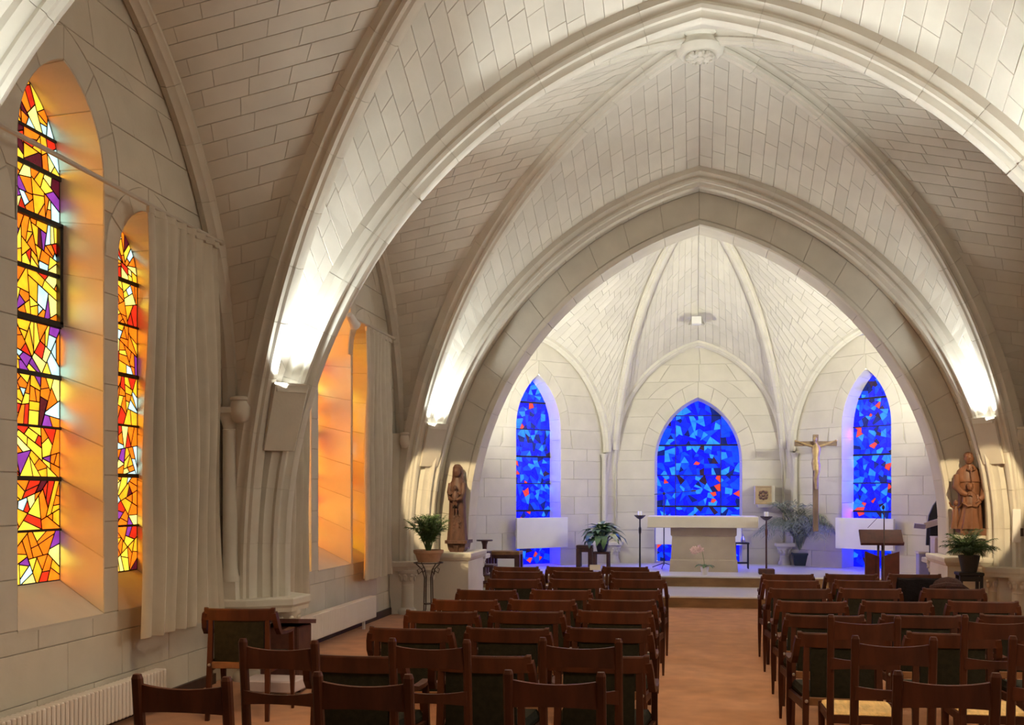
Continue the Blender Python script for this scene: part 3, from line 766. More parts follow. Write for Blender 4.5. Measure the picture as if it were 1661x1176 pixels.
# --- apse walls and vault
AY, AX1, AX2, AYS = 19.75, 1.60, 4.15, 17.2
facets = [((-AX1, AY), (AX1, AY), 'centre'), ((-AX2, AYS), (-AX1, AY), 'left'), ((AX1, AY), (AX2, AYS), 'right')]
BOSS = (0, 16.5); BZ0, BZA = 1.5, 6.2
def acurve(corner): return curve3(BOSS, corner, BZ0, BZA, .72)
rib(acurve((-AX1, AY)), PD, 'left slender rib rising beside the central blue window', t1=.97)
rib(acurve((AX1, AY)), PD, 'right slender rib rising beside the central blue window', t1=.97)
rib(acurve((-AX2, AYS)), PD, 'left outer rib of the apse vault', t1=.97); rib(acurve((AX2, AYS)), PD, 'right outer rib of the apse vault', t1=.97)
for (A, B, nm) in facets:
    A2, B2 = Vector(A), Vector(B); d = (B2-A2); Lf = d.length; d.normalize(); nd = Vector((d.y, -d.x))
    pl = Plane(A, d, nd); mid = Lf/2
    wv = struct('wall_apse_%s' % nm, 'pale ashlar %s wall of the apse' % nm)
    if nm == 'centre':
        op = Opening(mid, .82, .34, 2.30, 3.50, .28, .035, .02, .26); arch = (1.50, 2.5, 4.46)
    else:
        op = Opening(mid, .50, .34, 2.85, 3.84, .30, .03, .02, .22); arch = (1.50, 2.45, 4.45)
    f = lambda z, a=arch: arch_u(z, a[0]+.08, a[1], a[2]+.06) if z < a[2]+.06 else 0.0
    sideline = lambda z, f=f, m=mid, h=Lf/2: (f(z) if z > 2.5 else h)
    coursed_wall(wv, pl, lambda z: mid-sideline(z), lambda z: mid+sideline(z), .30, arch[2]+.04, [op], course=.33, length=.6, extra=(2.5,))
    if nm == 'centre':
        window('broad central blue glass window behind the altar', pl, op, BL, .0125, .55, [.85, 1.42, 2.02, 2.60, 3.17], seed=21, uprights=(mid-.43, mid+.43), lead=.003)
    else:
        bars = [.85, 1.35, 1.85, 2.35, 2.85, 3.35]
        window('narrow %s blue glass lancet of the apse' % nm, pl, op, BL, .0105, .55, bars, seed=22 if nm == 'left' else 23, lead=.003)
    p0 = pl(mid, 0, .05)
    for sg in (-1, 1):
        b = pl(mid+sg*arch[0], 0, .05)
        Wc = curve3((p0.x, p0.y), (b.x, b.y), arch[1], arch[2], .72)
        tW = (arch[1]-.72)/Wc['L']
        rib(Wc, [(x*.8, y) for x, y in PW], '%s half of the wall arch over the %s blue window' % (side[sg], nm), step=.4, t0=tW)
        corner = A if sg < 0 else B
        D = acurve(corner)
        ctr = Vector((p0.x*.35, 16.2, 2.2))
        cell(offset(D, .13), offset(Wc, .06), '%s half web of the apse vault over the %s window' % (side[sg], nm), course=.19, length=.42, toward=ctr)
        # colonnette under the wall arch
        if nm == 'centre': continue
        q = pl(mid+sg*arch[0], 0, .06)
        TRIM[0] += 1
        k = struct('trim_%d' % TRIM[0], 'thin colonnette %s of the %s blue window' % (side[sg], nm))
        MB().lathe([(.05, .95), (.05, 1.0), (.042, 1.03), (.042, 2.3)], (q.x, q.y, 0), 12).build('shaft', M['rib'], k, True)
        capital(MB(), (q.x, q.y, 2.30), .045, .12).build('capital', M['rib'], k, True)
for sx in (-1, 1):
    T = tcurve(15.35, 3.38, 5.95, sx=sx, zb=.75)
    cell(offset(acurve((sx*AX2, AYS)), .13), offset(T, .14), '%s apse web next to the apse arch' % side[sx], course=.19, length=.42, toward=(0, 16.2, 2.2), stones=True)
    g = MB(); g.add([(sx*AX2, AYS, 0), (sx*AX2, 14.9, 0), (sx*AX2, 14.9, 5.5), (sx*AX2, AYS, 5.5)], [(0, 1, 2, 3)])
    tag_struct(g.build('wall_apse_side', M['plaster']), 'plain %s side wall of the apse' % side[sx])
    for (cx, cy, lab) in ((sx*AX1, AY-.10, 'beside the central blue window'), (sx*3.36, 15.35, 'just behind the apse arch')):
        TRIM[0] += 1
        k = struct('trim_%d' % TRIM[0], '%s foliate rib capital on a stub column %s' % (side[sx], lab))
        MB().lathe([(.12, .33), (.12, .38), (.095, .42), (.09, .50)], (cx, cy, 0), 14).build('stub_column', M['rib'], k, True)
        capital(MB(), (cx, cy, .48), .09, .20).build('capital', M['rib'], k, True); foliage(k, (cx, cy, .48), .09, .2)
        MB().bbox((cx, cy, .71), (.36, .36, .07), .012).build('abacus', M['rib'], k)
keystone(16.5, 6.2, 'hidden round keystone of the apse vault', .24)

# ================================================================== furniture and things
# ---- curtains and rods
def curtain(x, y0, y1, ztop, zbot, label, waves, flare=.12, seed=1, amp=.045):
    rr = random.Random(seed); t = thing('curtain', label, 'curtain', (x, (y0+y1)/2, zbot), 0, 'linen curtains by the left windows')
    n, m = waves*10, 14; W = y1-y0; ph = [rr.uniform(-.5, .5) for _ in range(waves+2)]; am = [rr.uniform(.6, 1.25) for _ in range(waves+2)]
    def P(i, j, sgn):
        u = i/n; v = j/m; k = u*waves; q = int(k); f = k-q
        a = (am[q]*(1-f)+am[q+1]*f)*amp*(.45+.55*min(1, v*2.2)); sp = 1+flare*v**1.6
        y = (u-.5)*W*sp-.03*v*flare*4
        dx = a*math.sin(2*PI*k+(ph[q]*(1-f)+ph[q+1]*f)*1.2*v)+.012*math.sin(v*9+u*5)
        return (dx+sgn*.003, y+.012*math.sin(6*v+q), (ztop-zbot)*(1-v)+.01*math.sin(k*3)*(v > .95))
    mb = MB(); fr = [[P(i, j, 1) for j in range(m+1)] for i in range(n+1)]; bk = [[P(i, j, -1) for j in range(m, -1, -1)] for i in range(n+1)]
    mb.loft([a+b for a, b in zip(fr, bk)]); mb.build('drape', M['curtain'], t, True)
    hd = MB()
    hd.loft([[(.012+.014*math.sin(2*PI*i/n*waves), (i/n-.5)*W, ztop-zbot+.0), (.012+.014*math.sin(2*PI*i/n*waves), (i/n-.5)*W, ztop-zbot+.05),
              (-.012+.014*math.sin(2*PI*i/n*waves), (i/n-.5)*W, ztop-zbot+.05), (-.012+.014*math.sin(2*PI*i/n*waves), (i/n-.5)*W, ztop-zbot)] for i in range(n+1)])
    hd.build('heading_tape', M['curtain'], t, True)
    return t
curtain(-4.02, 6.98, 8.10, 3.72, .60, 'tall beige linen curtain hanging beside the near orange lancets', 7, seed=3)
curtain(-4.04, 12.08, 13.15, 3.66, .60, 'beige curtain beyond the far orange windows, lit gold along its edge', 6, seed=5)
curtain(-4.04, 9.55, 10.22, 3.66, .60, 'narrow sliver of beige curtain between middle pier and far windows', 4, seed=8)
def rod(y0, y1, z, label):
    t = thing('curtain_rod', label, 'curtain rod', (-4.02, y0, z), 0, 'curtain rods on the left wall')
    MB().tube([(0, 0, 0), (0, y1-y0, 0)], .017, 8).build('pole', M['rod'], t, True)
    for y in (.05, y1-y0-.05):
        MB().tube([(-.20, y, 0), (0, y, 0)], .012, 6).build('bracket', M['rod'], t)
    MB().ell((0, y1-y0+.02, 0), (.025, .03, .025), 8, 6).build('finial', M['rod'], t, True)
rod(4.2, 8.15, 3.785, 'long pale curtain rod crossing the near orange lancet'); rod(9.4, 13.2, 3.73, 'pale curtain rod above the far orange windows')
# spotlights
def spotlamp(p, aim, label):
    t = thing('spotlight', label, 'spotlight', p, 0, 'statue spotlights'); d = (Vector(aim)-Vector(p)).normalized()
    q = d.to_track_quat('Z', 'Y'); t.rotation_euler = q.to_euler()
    MB().lathe([(.001, -.09), (.03, -.085), (.045, -.04), (.05, .05), (.06, .10), (.05, .10), (.042, .05), (.001, .045)], n=16).build('lamp_head', M['white'], t, True)
    MB().lathe([(.001, .05), (.04, .052), (.04, .06), (.001, .062)], n=14).build('bulb', M['lamp'], t)
    inv = q.inverted().to_matrix()
    sgn = -1 if p[0] < 0 else 1
    MB().tube([(0, 0, -.05), inv @ Vector((sgn*.34, -.02, .19))], .012, 6).build('arm', M['white'], t)
spotlamp((-3.70, 10.58, 3.53), (-3.40, 14.2, 1.38), 'small white spotlight at the near end of the far curtain rod')
# slim black pole by the near curtain
p0 = at(352, 975, X=-4.05); p1 = at(353, 878, X=-4.05)
t = thing('window_pole', 'slim black pole leaning between the near curtain and wall shaft', 'pole', p0)
MB().tube([(0, 0, 0), p1-p0], .010, 8).build('rod', M['black'], t, True)
MB().ell(p1-p0, (.018, .018, .035), 8, 6).build('hook_knob', M['black'], t, True); MB().lathe([(.001, -.0), (.022, .0), (.022, .03), (.014, .06), (.001, .06)], n=10).build('foot', M['black'], t, True)

# ---- radiators
def radiator(y0, y1, z0, z1, x, label, dep=.10, pitch=.047):
    t = thing('radiator', label, 'radiator', (x, y0, z0), 0, 'white radiators under the windows'); H = z1-z0
    f = MB(); f.bbox((0, 0, H/2), (dep, pitch*.62, H-.03), .008); me = f.mesh('fin', M['radiator'])
    n = int((y1-y0)/pitch)
    for i in range(n): link('fin', me, t, (0, (i+.5)*pitch, 0))
    for z in (.045, H-.045): MB().tube([(0, -.04, z), (0, n*pitch+.03, z)], .021, 8).build('header_pipe', M['radiator'], t, True)
    for y in (.3, n*pitch-.3):
        MB().bar((-.02, y, -z0), (-.02, y, .05), .03, .03).build('foot', M['radiator'], t)
    MB().lathe([(.03, 0), (.034, .01), (.034, .05), (.02, .06), (.001, .06)], (0, -.06, H-.075), 10).build('valve', M['radiator'], t, True)
    return t
radiator(4.1, 7.28, .06, .345, -4.06, 'white finned radiator under the near lancets, running out of frame')
radiator(10.05, 12.4, .10, .40, -4.04, 'white finned radiator under the far orange windows')

# ---- chairs
def armchair():
    t = empty('armchair')
    xs = [-.262, -.24, -.228, -.16, -.08, 0, .08, .16, .228, .24, .262]; rings = []
    for x in xs:
        y = -.032*(1-(x/.262)**2); e = .007 if abs(x) > .235 else .0; s = .001 if abs(x) > .235 else 0
        dz = .012 if abs(x) < .2 else .0
        rings.append([(x, y-.012-s, .730-dz*.2), (x, y+.012+s, .730-dz*.2), (x, y+.013+s, .806+e), (x, y+.009, .815+e), (x, y-.009, .815+e), (x, y-.013-s, .806+e)])
    MB().loft(rings).build('crest_rail', M['wood'], t)
    rings = []
    for k in range(9):
        x = -.185+.37*k/8; y = -.022*(1-(x/.21)**2)
        b = .022 if 0 < k < 8 else .012
        rings.append([(x, y-.010, .425), (x, y-.016, .46), (x, y-.014, .735), (x, y+b, .735), (x, y+b+.014, .58), (x, y+b, .425)])
    MB().loft(rings).build('back_panel', M['vinyl'], t, True)
    for s in (-1, 1):
        MB().loft([[(s*.222+a*.014, -.055+b*.014, 0) for a, b in ((-1, -1), (1, -1), (1, 1), (-1, 1))], [(s*.215+a*.019, -.02+b*.017, .40) for a, b in ((-1, -1), (1, -1), (1, 1), (-1, 1))], [(s*.21+a*.016, -.008+b*.013, .74) for a, b in ((-1, -1), (1, -1), (1, 1), (-1, 1))]]).build('rear_leg', M['wood'], t)
        # arm: bent board that drops from the crest end and runs forward
        path = [(.258, .0, .785), (.264, .012, .74), (.270, .03, .68), (.274, .065, .635), (.276, .15, .622), (.276, .28, .618), (.272, .39, .622)]
        wid = [.030, .036, .036, .036, .044, .048, .040]; th = [.05, .055, .05, .036, .022, .022, .020]
        rings = []
        for k, q in enumerate(path):
            t_ = (Vector(path[min(k+1, 6)])-Vector(path[max(k-1, 0)])).normalized(); a = Vector((1, 0, 0)); b = a.cross(t_).normalized(); a = t_.cross(b).normalized()
            c = Vector(q); rings.append([Vector((s*p.x, p.y, p.z)) for p in (c-a*wid[k]/2-b*th[k]/2, c+a*wid[k]/2-b*th[k]/2, c+a*wid[k]/2+b*th[k]/2, c-a*wid[k]/2+b*th[k]/2)])
        MB().loft(rings).build('arm', M['wood'], t)
        MB().loft([[(s*.270+a*r, y+b*r, z) for a, b in ((-1, -1), (1, -1), (1, 1), (-1, 1))] for y, z, r in ((.42, 0, .009), (.405, .3, .018), (.385, .62, .016))]).build('front_leg', M['wood'], t)
        MB().bar((s*.22, -.02, .375), (s*.268, .40, .375), .022, .05).build('side_rail', M['wood'], t)
        MB().lathe([(.001, 0), (.011, .0), (.011, .005), (.001, .008)], n=8).build('bolt', M['steel'], t).matrix_local = Matrix.Translation((s*.213, -.042, .405)) @ Matrix.Rotation(PI/2, 4, 'X')
    MB().bbox((0, -.022, .402), (.42, .024, .05), .004).build('rear_rail', M['woodl'], t)
    MB().bbox((0, .40, .375), (.52, .024, .05), .004).build('front_rail', M['wood'], t)
    MB().loft([[(-.20, .0, .40), (.20, .0, .40), (.25, .40, .40), (-.25, .40, .40)], [(-.21, -.005, .425), (.21, -.005, .425), (.255, .41, .425), (-.255, .41, .425)], [(-.19, .02, .455), (.19, .02, .455), (.235, .39, .46), (-.235, .39, .46)]]).build('seat', M['vinyl'], t)
    return t
def ladder_chair():
    t = empty('ladder_back_chair'); hw = .172
    def slat(z0, z1, bow):
        rings = []
        for k in range(9):
            x = -hw+2*hw*k/8; q = 1-(x/hw)**2; y = -.016-bow*q
            rings.append([(x, y-.010, z0+.010*q), (x, y+.010, z0+.010*q), (x, y+.010, z1-.014*q), (x, y-.010, z1-.014*q)])
        return MB().loft(rings)
    slat(.86, .965, .022).build('top_slat', M['ladder'], t); slat(.70, .765, .016).build('lower_slat', M['ladder'], t)
    for s in (-1, 1):
        rg = lambda y, z, r, r2: [(s*hw+a*r, y+b*r2, z) for a, b in ((-1, -.6), (-.6, -1), (.6, -1), (1, -.6), (1, .6), (.6, 1), (-.6, 1), (-1, .6))]
        MB().loft([rg(-.01, 0, .015, .015), rg(.02, .45, .019, .018), rg(-.005, .75, .018, .017), rg(-.03, .985, .018, .016), rg(-.03, 1.0, .013, .012)]).build('back_post', M['ladder'], t)
        MB().loft([[(s*.185+a*r, .36+b*r, z) for a, b in ((-1, -1), (1, -1), (1, 1), (-1, 1))] for z, r in ((0, .013), (.3, .017), (.455, .018))]).build('front_leg', M['ladder'], t)
        MB().bar((s*hw, .02, .425), (s*.185, .36, .425), .024, .045).build('seat_rail', M['ladder'], t)
        MB().bar((s*hw, .02, .19), (s*.185, .36, .19), .018, .022).build('stretcher', M['ladder'], t)
    MB().bar((-hw, .02, .425), (hw, .02, .425), .024, .045).build('seat_rail', M['ladder'], t); MB().bar((-.185, .36, .425), (.185, .36, .425), .024, .045).build('seat_rail', M['ladder'], t)
    MB().bar((-.185, .36, .26), (.185, .36, .26), .018, .022).build('stretcher', M['ladder'], t)
    MB().loft([[(-.165, .015, .435), (.165, .015, .435), (.18, .365, .435), (-.18, .365, .435)], [(-.17, .01, .452), (.17, .01, .452), (.19, .375, .452), (-.19, .375, .452)], [(-.15, .03, .464), (.15, .03, .464), (.165, .355, .464), (-.165, .355, .464)]]).build('rush_seat', M['rush'], t)
    return t
protoA = armchair(); protoL = ladder_chair(); used = {'A': False, 'L': False}
def place(kind, xm, yt, label, group, rz=0.0, d=None):
    H = .815 if kind == 'A' else 1.0
    if d is None: d = FPX*(CAMZ-H)/(yt-HOR)
    p = at(xm, yt, d=d); pr = protoA if kind == 'A' else protoL
    if used[kind]: o = copy_tree(pr)
    else: o = pr; used[kind] = True
    o.location = (p.x, p.y+.01, 0); o.rotation_euler = (0, 0, rz)
    tag(o, label, 'chair', group); return o
ordn = ['front', 'second', 'third', 'fourth', 'fifth', 'sixth', 'seventh', 'eighth']
LB = [(919.5, (837, 923, 1014)), (927, (841, 936, 1030)), (939.5, (833, 935, 1036)), (957, (789, 910, 1022)), (973, (754, 879, 1008)), (991.5, (716, 854, 997)), (1019, (665, 823, 987)), (1063, (575, 780, 971))]
for r, (y, xs) in enumerate(LB):
    for k, x in enumerate(xs):
        place('A', x, y, 'dark wooden armchair, left block, %s row, %s' % (ordn[r] if r < 7 else 'last armchair', ('seat nearest the wall', 'middle seat', 'aisle seat')[k]), 'armchairs of the left block', R.uniform(-.014, .014))
RB = [(931.5, (1278, 1381, 1484)), (941.5, (1283, 1399, 1506)), (955, (1297, 1412, 1547)), (975.5, (1317, 1455, 1595)), (998, (1338, 1494, 1655)), (1027, (1366, 1545, 1725))]
for r, (y, xs) in enumerate(RB):
    for k, x in enumerate(xs):
        place('A', x, y, 'dark wooden armchair, right block, %s row, %s' % (ordn[r], ('aisle seat', 'middle seat', 'seat by the right wall')[k]), 'armchairs of the right block', R.uniform(-.014, .014))
place('A', 388, 987, 'dark wooden armchair standing alone before the left middle pier', 'lone armchairs', .10)
for (x, y, lab) in ((942, 1034, 'narrow ladder-back chair in the left block, second row from the back, by the aisle'), (698, 1035, 'narrow ladder-back chair in the left block, second row from the back, middle'), (455, 1036, 'narrow ladder-back chair in front of the lone armchair, by the left wall'),
                    (900, 1087, 'narrow ladder-back chair, last row of the left block, by the aisle'), (591, 1090, 'narrow ladder-back chair, last row of the left block, middle'), (299, 1094, 'narrow ladder-back chair beside the near radiator')):
    place('L', x, y, lab, 'ladder-back chairs of the left block', R.uniform(-.03, .03))
for (x, y, lab) in ((1401, 997, 'narrow ladder-back chair in the right block, third row from the back, nearer the aisle'), (1618, 997, 'narrow ladder-back chair in the right block, third row from the back, nearer the wall'), (1449, 1031, 'narrow ladder-back chair in the right block, second row from the back, nearer the aisle'),
                    (1706, 1032, 'narrow ladder-back chair cut by the picture edge on the right'), (1533, 1088, 'narrow ladder-back chair alone in the last row of the right block')):
    place('L', x, y, lab, 'ladder-back chairs of the right block', R.uniform(-.03, .03))

# dark cabinet beyond the lone armchair
p = at(468, 1112, Z=0)
t = thing('prayer_desk', 'dark wooden prayer desk in front of the lone armchair', 'desk', (p.x+.02, 8.30, 0))
MB().bbox((0, 0, .28), (.34, .30, .52), .01).build('cabinet_body', M['darkwood'], t)
MB().box((0, -.02, .575), (.40, .40, .035), (-.12, 0, 0)).build('sloping_top', M['darkwood'], t)
MB().bbox((.02, -.30, .09), (.46, .30, .10), .012).build('reflection_block', M['pinkboard'], t)  # pale block stands in for a lavender reflection, put into its colour
MB().bbox((0, 0, .012), (.40, .36, .024), .006).build('plinth', M['darkwood'], t)

# ---- altar and sanctuary
ZP = .335
t = thing('altar', 'pale stone altar with broad table slab on the marble platform', 'altar', (.085, 17.55, ZP))
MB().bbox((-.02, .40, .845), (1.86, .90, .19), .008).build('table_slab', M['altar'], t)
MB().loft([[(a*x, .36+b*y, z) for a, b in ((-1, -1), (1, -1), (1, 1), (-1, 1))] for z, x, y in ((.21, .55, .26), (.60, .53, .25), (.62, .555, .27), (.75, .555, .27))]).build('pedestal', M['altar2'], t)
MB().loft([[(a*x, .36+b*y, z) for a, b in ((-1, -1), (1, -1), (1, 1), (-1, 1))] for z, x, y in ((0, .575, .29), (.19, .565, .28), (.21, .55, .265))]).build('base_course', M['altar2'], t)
def candle_stand(px, label, d_y, wood=True):
    p = at(px, 920, Y=d_y); t = thing('candle_stand', label, 'candle stand', (p.x, d_y, ZP), 0, 'candle stands flanking the altar')
    if wood: MB().bbox((0, 0, .045), (.26, .20, .09), .01).build('base_block', M['darkwood'], t)
    else: MB().lathe([(.10, 0), (.10, .012), (.02, .02), (.012, .05)], n=16).build('base_disc', M['black'], t, True)
    MB().lathe([(.016, .05), (.014, .5), (.014, .62), (.022, .66), (.022, .72), (.013, .76), (.012, .90)], n=10).build('stem', M['darkwood'] if wood else M['black'], t, True)
    MB().lathe([(.012, .88), (.05, .90), (.10, .945), (.10, .955), (.04, .945), (.001, .945)], n=18).build('drip_dish', M['darkmetal'], t, True)
    MB().lathe([(.034, .945), (.036, 1.02), (.030, 1.026), (.001, 1.022)], n=14).build('candle', M['candle'], t, True)
    MB().tube([(0, 0, 1.02), (.002, 0, 1.04)], .003, 5).build('wick', M['black'], t)
candle_stand(1038, 'tall dark candle stand left of the altar with white candle', 17.9, False); candle_stand(1243, 'tall dark candle stand right of the altar on wooden base block', 17.3)
# orchid
p = at(1143, 932, Y=16.95)
t = thing('orchid', 'white pink orchid in a white pot before the altar', 'plant', (p.x, 16.95, ZP))
MB().lathe([(.001, 0), (.045, 0), (.068, .12), (.068, .13), (.060, .13), (.058, .105), (.001, .105)], n=18).build('flower_pot', M['pot'], t, True)
stem = [(0, 0, .11), (-.01, -.01, .22), (-.03, -.01, .34), (-.055, -.02, .42), (-.10, -.03, .455), (-.15, -.04, .44), (-.185, -.05, .40)]
MB().tube(stem, .004, 6).build('stem', M['fern'], t, True)
lf = MB(); lf.loft([[(x, -w, z+.01), (x, 0, z), (x, w, z+.01), (x, 0, z+.006)] for x, w, z in ((.0, .008, 0), (.05, .026, .03), (.11, .03, .03), (.155, .015, .005), (.17, .002, -.01))]); lme = lf.mesh('leaf', M['leaf'], True)
for a in (.3, 1.5, 2.6, 3.5, 4.6, 5.6): link('leaf', lme, t, (0, 0, .115), (0, R.uniform(-.25, .1), a))
fl = MB()
for i in range(5):
    a = 2*PI*i/5; fl.ell((math.cos(a)*.024, 0, math.sin(a)*.024), (.022, .006, .016), 8, 5, (0, -a, 0))
fl.ell((0, -.012, -.004), (.009, .012, .009), 6, 5); fme = fl.mesh('blossom', M['petal'], True)
for (x, y, z) in ((-.05, -.03, .415), (-.085, -.045, .455), (-.095, -.045, .40), (-.13, -.05, .425), (-.165, -.055, .435), (-.185, -.06, .385), (-.15, -.055, .375), (-.20, -.06, .41)): link('blossom', fme, t, (x, y, z), (R.uniform(-.3, .3), R.uniform(0, 6), R.uniform(-.4, .4)))
# side table behind the altar
p = at(1203, 922, Z=ZP)
t = thing('side_table', 'small black metal table behind the right end of the altar', 'table', (p.x, p.y, ZP))
for a in (-.11, .11):
    for b in (-.11, .11): MB().box((a, b, .22), (.022, .022, .44)).build('leg', M['black'], t)
MB().bbox((0, 0, .45), (.26, .26, .025), .004).build('table_top', M['black'], t)
for b in (-.11, .11): MB().box((0, b, .10), (.22, .018, .018)).build('rail', M['black'], t)
cr = thing('cruet', 'small glass cruet on the black side table', 'cruet', (p.x+.02, p.y-.03, ZP+.463))
MB().lathe([(.001, 0), (.035, 0), (.04, .03), (.03, .08), (.015, .10), (.015, .12), (.02, .13), (.001, .13)], n=12).build('bottle', M['steel'], cr, True); MB().ell((0, 0, .14), (.013, .013, .015), 8, 6).build('stopper', M['steel'], cr, True)
# microphone stand behind altar
p = at(1077, 922, Z=ZP)
t = thing('microphone_stand', 'black boom microphone stand behind the left end of the altar', 'microphone stand', (p.x, p.y, ZP))
MB().tube([(0, 0, .06), (0, 0, 1.33)], .009, 8).build('pole', M['black'], t, True)
for a in (.4, 2.5, 4.6): MB().tube([(0, 0, .10), (math.cos(a)*.26, math.sin(a)*.26, .012)], .008, 6).build('leg', M['black'], t)
MB().tube([(-.17, 0, 1.315), (.05, -.05, 1.335), (.48, -.14, 1.375)], .007, 6).build('boom', M['black'], t, True)
MB().tube([(.48, -.14, 1.375), (.56, -.155, 1.382)], .016, 8).build('microphone', M['darkmetal'], t, True)
MB().ell((0, 0, 1.33), (.022, .022, .03), 8, 6).build('clutch', M['black'], t, True)
# white boards in front of the blue windows
def wboard(pl, u0, u1, z0, z1, label, d=.16):
    c = pl((u0+u1)/2, z0, d); ang = math.atan2(pl.u.y, pl.u.x)
    t = thing('panel_heater', label, 'heater', c, ang, 'white panel heaters under the blue windows')
    MB().bbox((0, 0, (z1-z0)/2), (u1-u0, .05, z1-z0), .006).build('front_panel', M['white'], t)
    for s in (-1, 1): MB().box((s*(u1-u0)*.42, .08 if d > 0 else 0, (z1-z0)*.5), (.04, .14, .1)).build('wall_bracket', M['white'], t)
    return t
PL = {}
for (A, B, nm) in facets:
    d = (Vector(B)-Vector(A)).normalized(); PL[nm] = Plane(A, d, Vector((d.y, -d.x)))
Lf = (Vector((AX1, AY))-Vector((AX2, AYS))).length
wboard(PL['left'], Lf-2.42, Lf-1.27, .68, 1.23, 'white panel heater across the left blue window'); wboard(PL['right'], 1.30, 2.48, .70, 1.24, 'white panel heater across the right blue window behind the lectern')
wboard(PL['centre'], AX1-.80, AX1+.80, .70, 1.12, 'white panel heater under the central blue window behind the altar')
# tabernacle
p0 = at(1225, 818, Y=19.30); p1 = at(1252, 788, Y=19.30)
t = thing('tabernacle', 'square golden box with bronze relief on the apse wall', 'tabernacle', ((p0.x+p1.x)/2, 19.49, p0.z), 0)
Wd = p1.x-p0.x; Hd = p1.z-p0.z
MB().bbox((.03, .05, Hd/2), (Wd+.06, .34, Hd), .006).build('body', M['boxside'], t)
MB().loft([[(a*Wd/2*k, -.12-y, Hd/2+b*Hd/2*k) for a, b in ((-1, -1), (1, -1), (1, 1), (-1, 1))] for y, k in ((0, 1), (.03, 1), (.035, .9), (.02, .8))]).build('gold_front', M['box'], t)
rl = MB()
for (x, z, r) in ((0, 0, .035), (-.05, .05, .03), (.05, .05, .03), (-.05, -.05, .03), (.05, -.05, .03), (0, .07, .022), (0, -.075, .022), (.07, 0, .02), (-.07, 0, .02)): rl.ell((x, -.15, Hd/2+z), (r, .02, r), 10, 6)
rl.build('relief', M['bronze'], t, True)
MB().box((.03, .0, -.03), (Wd*.8, .36, .06), taper=1.2).build('bracket_shelf', M['boxside'], t)

# ---- crucifix
p0 = at(1323, 862, Y=18.60); p1 = at(1323, 705, Y=18.60); q0 = at(1289, 719, Y=18.60); q1 = at(1358, 716, Y=18.60)
t = thing('crucifix', 'tall wooden crucifix with gilded figure beside the right blue window', 'crucifix', (p0.x, 18.60, p0.z))
H = p1.z-p0.z; zc_ = H-.16; hx = (q1.x-q0.x)/2
MB().bbox((0, 0, H/2), (.095, .06, H), .006).build('upright_beam', M['crosswood'], t); MB().bbox((.0, -.005, zc_), (hx*2, .055, .085), .006).build('cross_beam', M['crosswood'], t)
MB().tube([(0, .03, H*.55), (.08, .42, H*.55)], .012, 6).build('wall_bracket', M['black'], t)
fg = MB()
def rings(lst, n=14): return [[(cx+rx*math.cos(2*PI*i/n), cy+ry*math.sin(2*PI*i/n), z) for i in range(n)] for z, cx, cy, rx, ry in lst]
zt = zc_
fg.loft(rings([(zt-.80, .0, -.07, .022, .03), (zt-.74, .0, -.075, .03, .028), (zt-.62, -.012, -.085, .042, .034), (zt-.50, .012, -.105, .05, .045), (zt-.40, .0, -.09, .068, .05), (zt-.34, -.01, -.085, .072, .05), (zt-.24, -.005, -.08, .058, .042), (zt-.12, .0, -.085, .078, .05), (zt-.05, .0, -.08, .075, .04), (zt-.02, .0, -.085, .035, .032), (zt+.02, -.015, -.10, .026, .026)]))
for s in (-1, 1):
    fg.tube([(s*.06, -.075, zt-.05), (s*.17, -.07, zt-.02), (s*.29, -.055, zt+.03), (s*.33, -.05, zt+.045)], [.026, .022, .016, .012], 8)
    fg.ell((s*.345, -.05, zt+.05), (.026, .012, .018), 8, 5)
fg.build('body', M['gold'], t, True)
hd = MB(); hd.ell((-.025, -.115, zt+.065), (.036, .042, .055), 12, 9, (.25, .15, 0)); hd.ell((-.025, -.158, zt+.06), (.008, .012, .016), 6, 5); hd.ell((-.028, -.14, zt+.02), (.022, .022, .028), 8, 6)
hd.build('head', M['gold'], t, True)
MB().loft(rings([(zt-.47, .0, -.098, .066, .058), (zt-.40, .0, -.092, .074, .056), (zt-.345, -.008, -.087, .077, .055)])).build('loincloth', M['gold'], t, True)

# ---- plants
def frond_mesh(L, rise, droop, n, leaf, mname, seed, w=.5):
    rr = random.Random(seed); mb = MB(); pts = []
    for k in range(11):
        s = k/10; pts.append(Vector((L*s*(.55+.45*s), 0, rise*s*(1-.15*s)-droop*s**2.4)))
    mb.tube(pts, [.006*(1-.75*k/10)*max(1, L) for k in range(11)], 4)
    for k in range(n):
        s = .22+.78*k/(n-1); x = s*10; i = min(int(x), 9); p = pts[i].lerp(pts[i+1], x-i); t_ = (pts[i+1]-pts[i]).normalized()
        ll = leaf*(1.15-abs(s-.5)*1.1)
        for sg in (-1, 1):
            d = (t_*rr.uniform(.55, .8)+Vector((0, sg, 0))*rr.uniform(.55, .85)+Vector((0, 0, rr.uniform(-.15, .2)))).normalized()
            sd = d.cross(Vector((0, 0, 1))).normalized()*ll*.055*w*2; m_ = p+d*ll*.45+Vector((0, 0, .02*ll)); e = p+d*ll+Vector((0, 0, -ll*rr.uniform(.15, .45)))
            up = Vector((0, 0, .003))
            mb.add([p, m_-sd, e, m_+sd, m_+up*2], [(0, 1, 4), (1, 2, 4), (2, 3, 4), (3, 0, 4)])
    return mb.mesh('frond', M[mname])
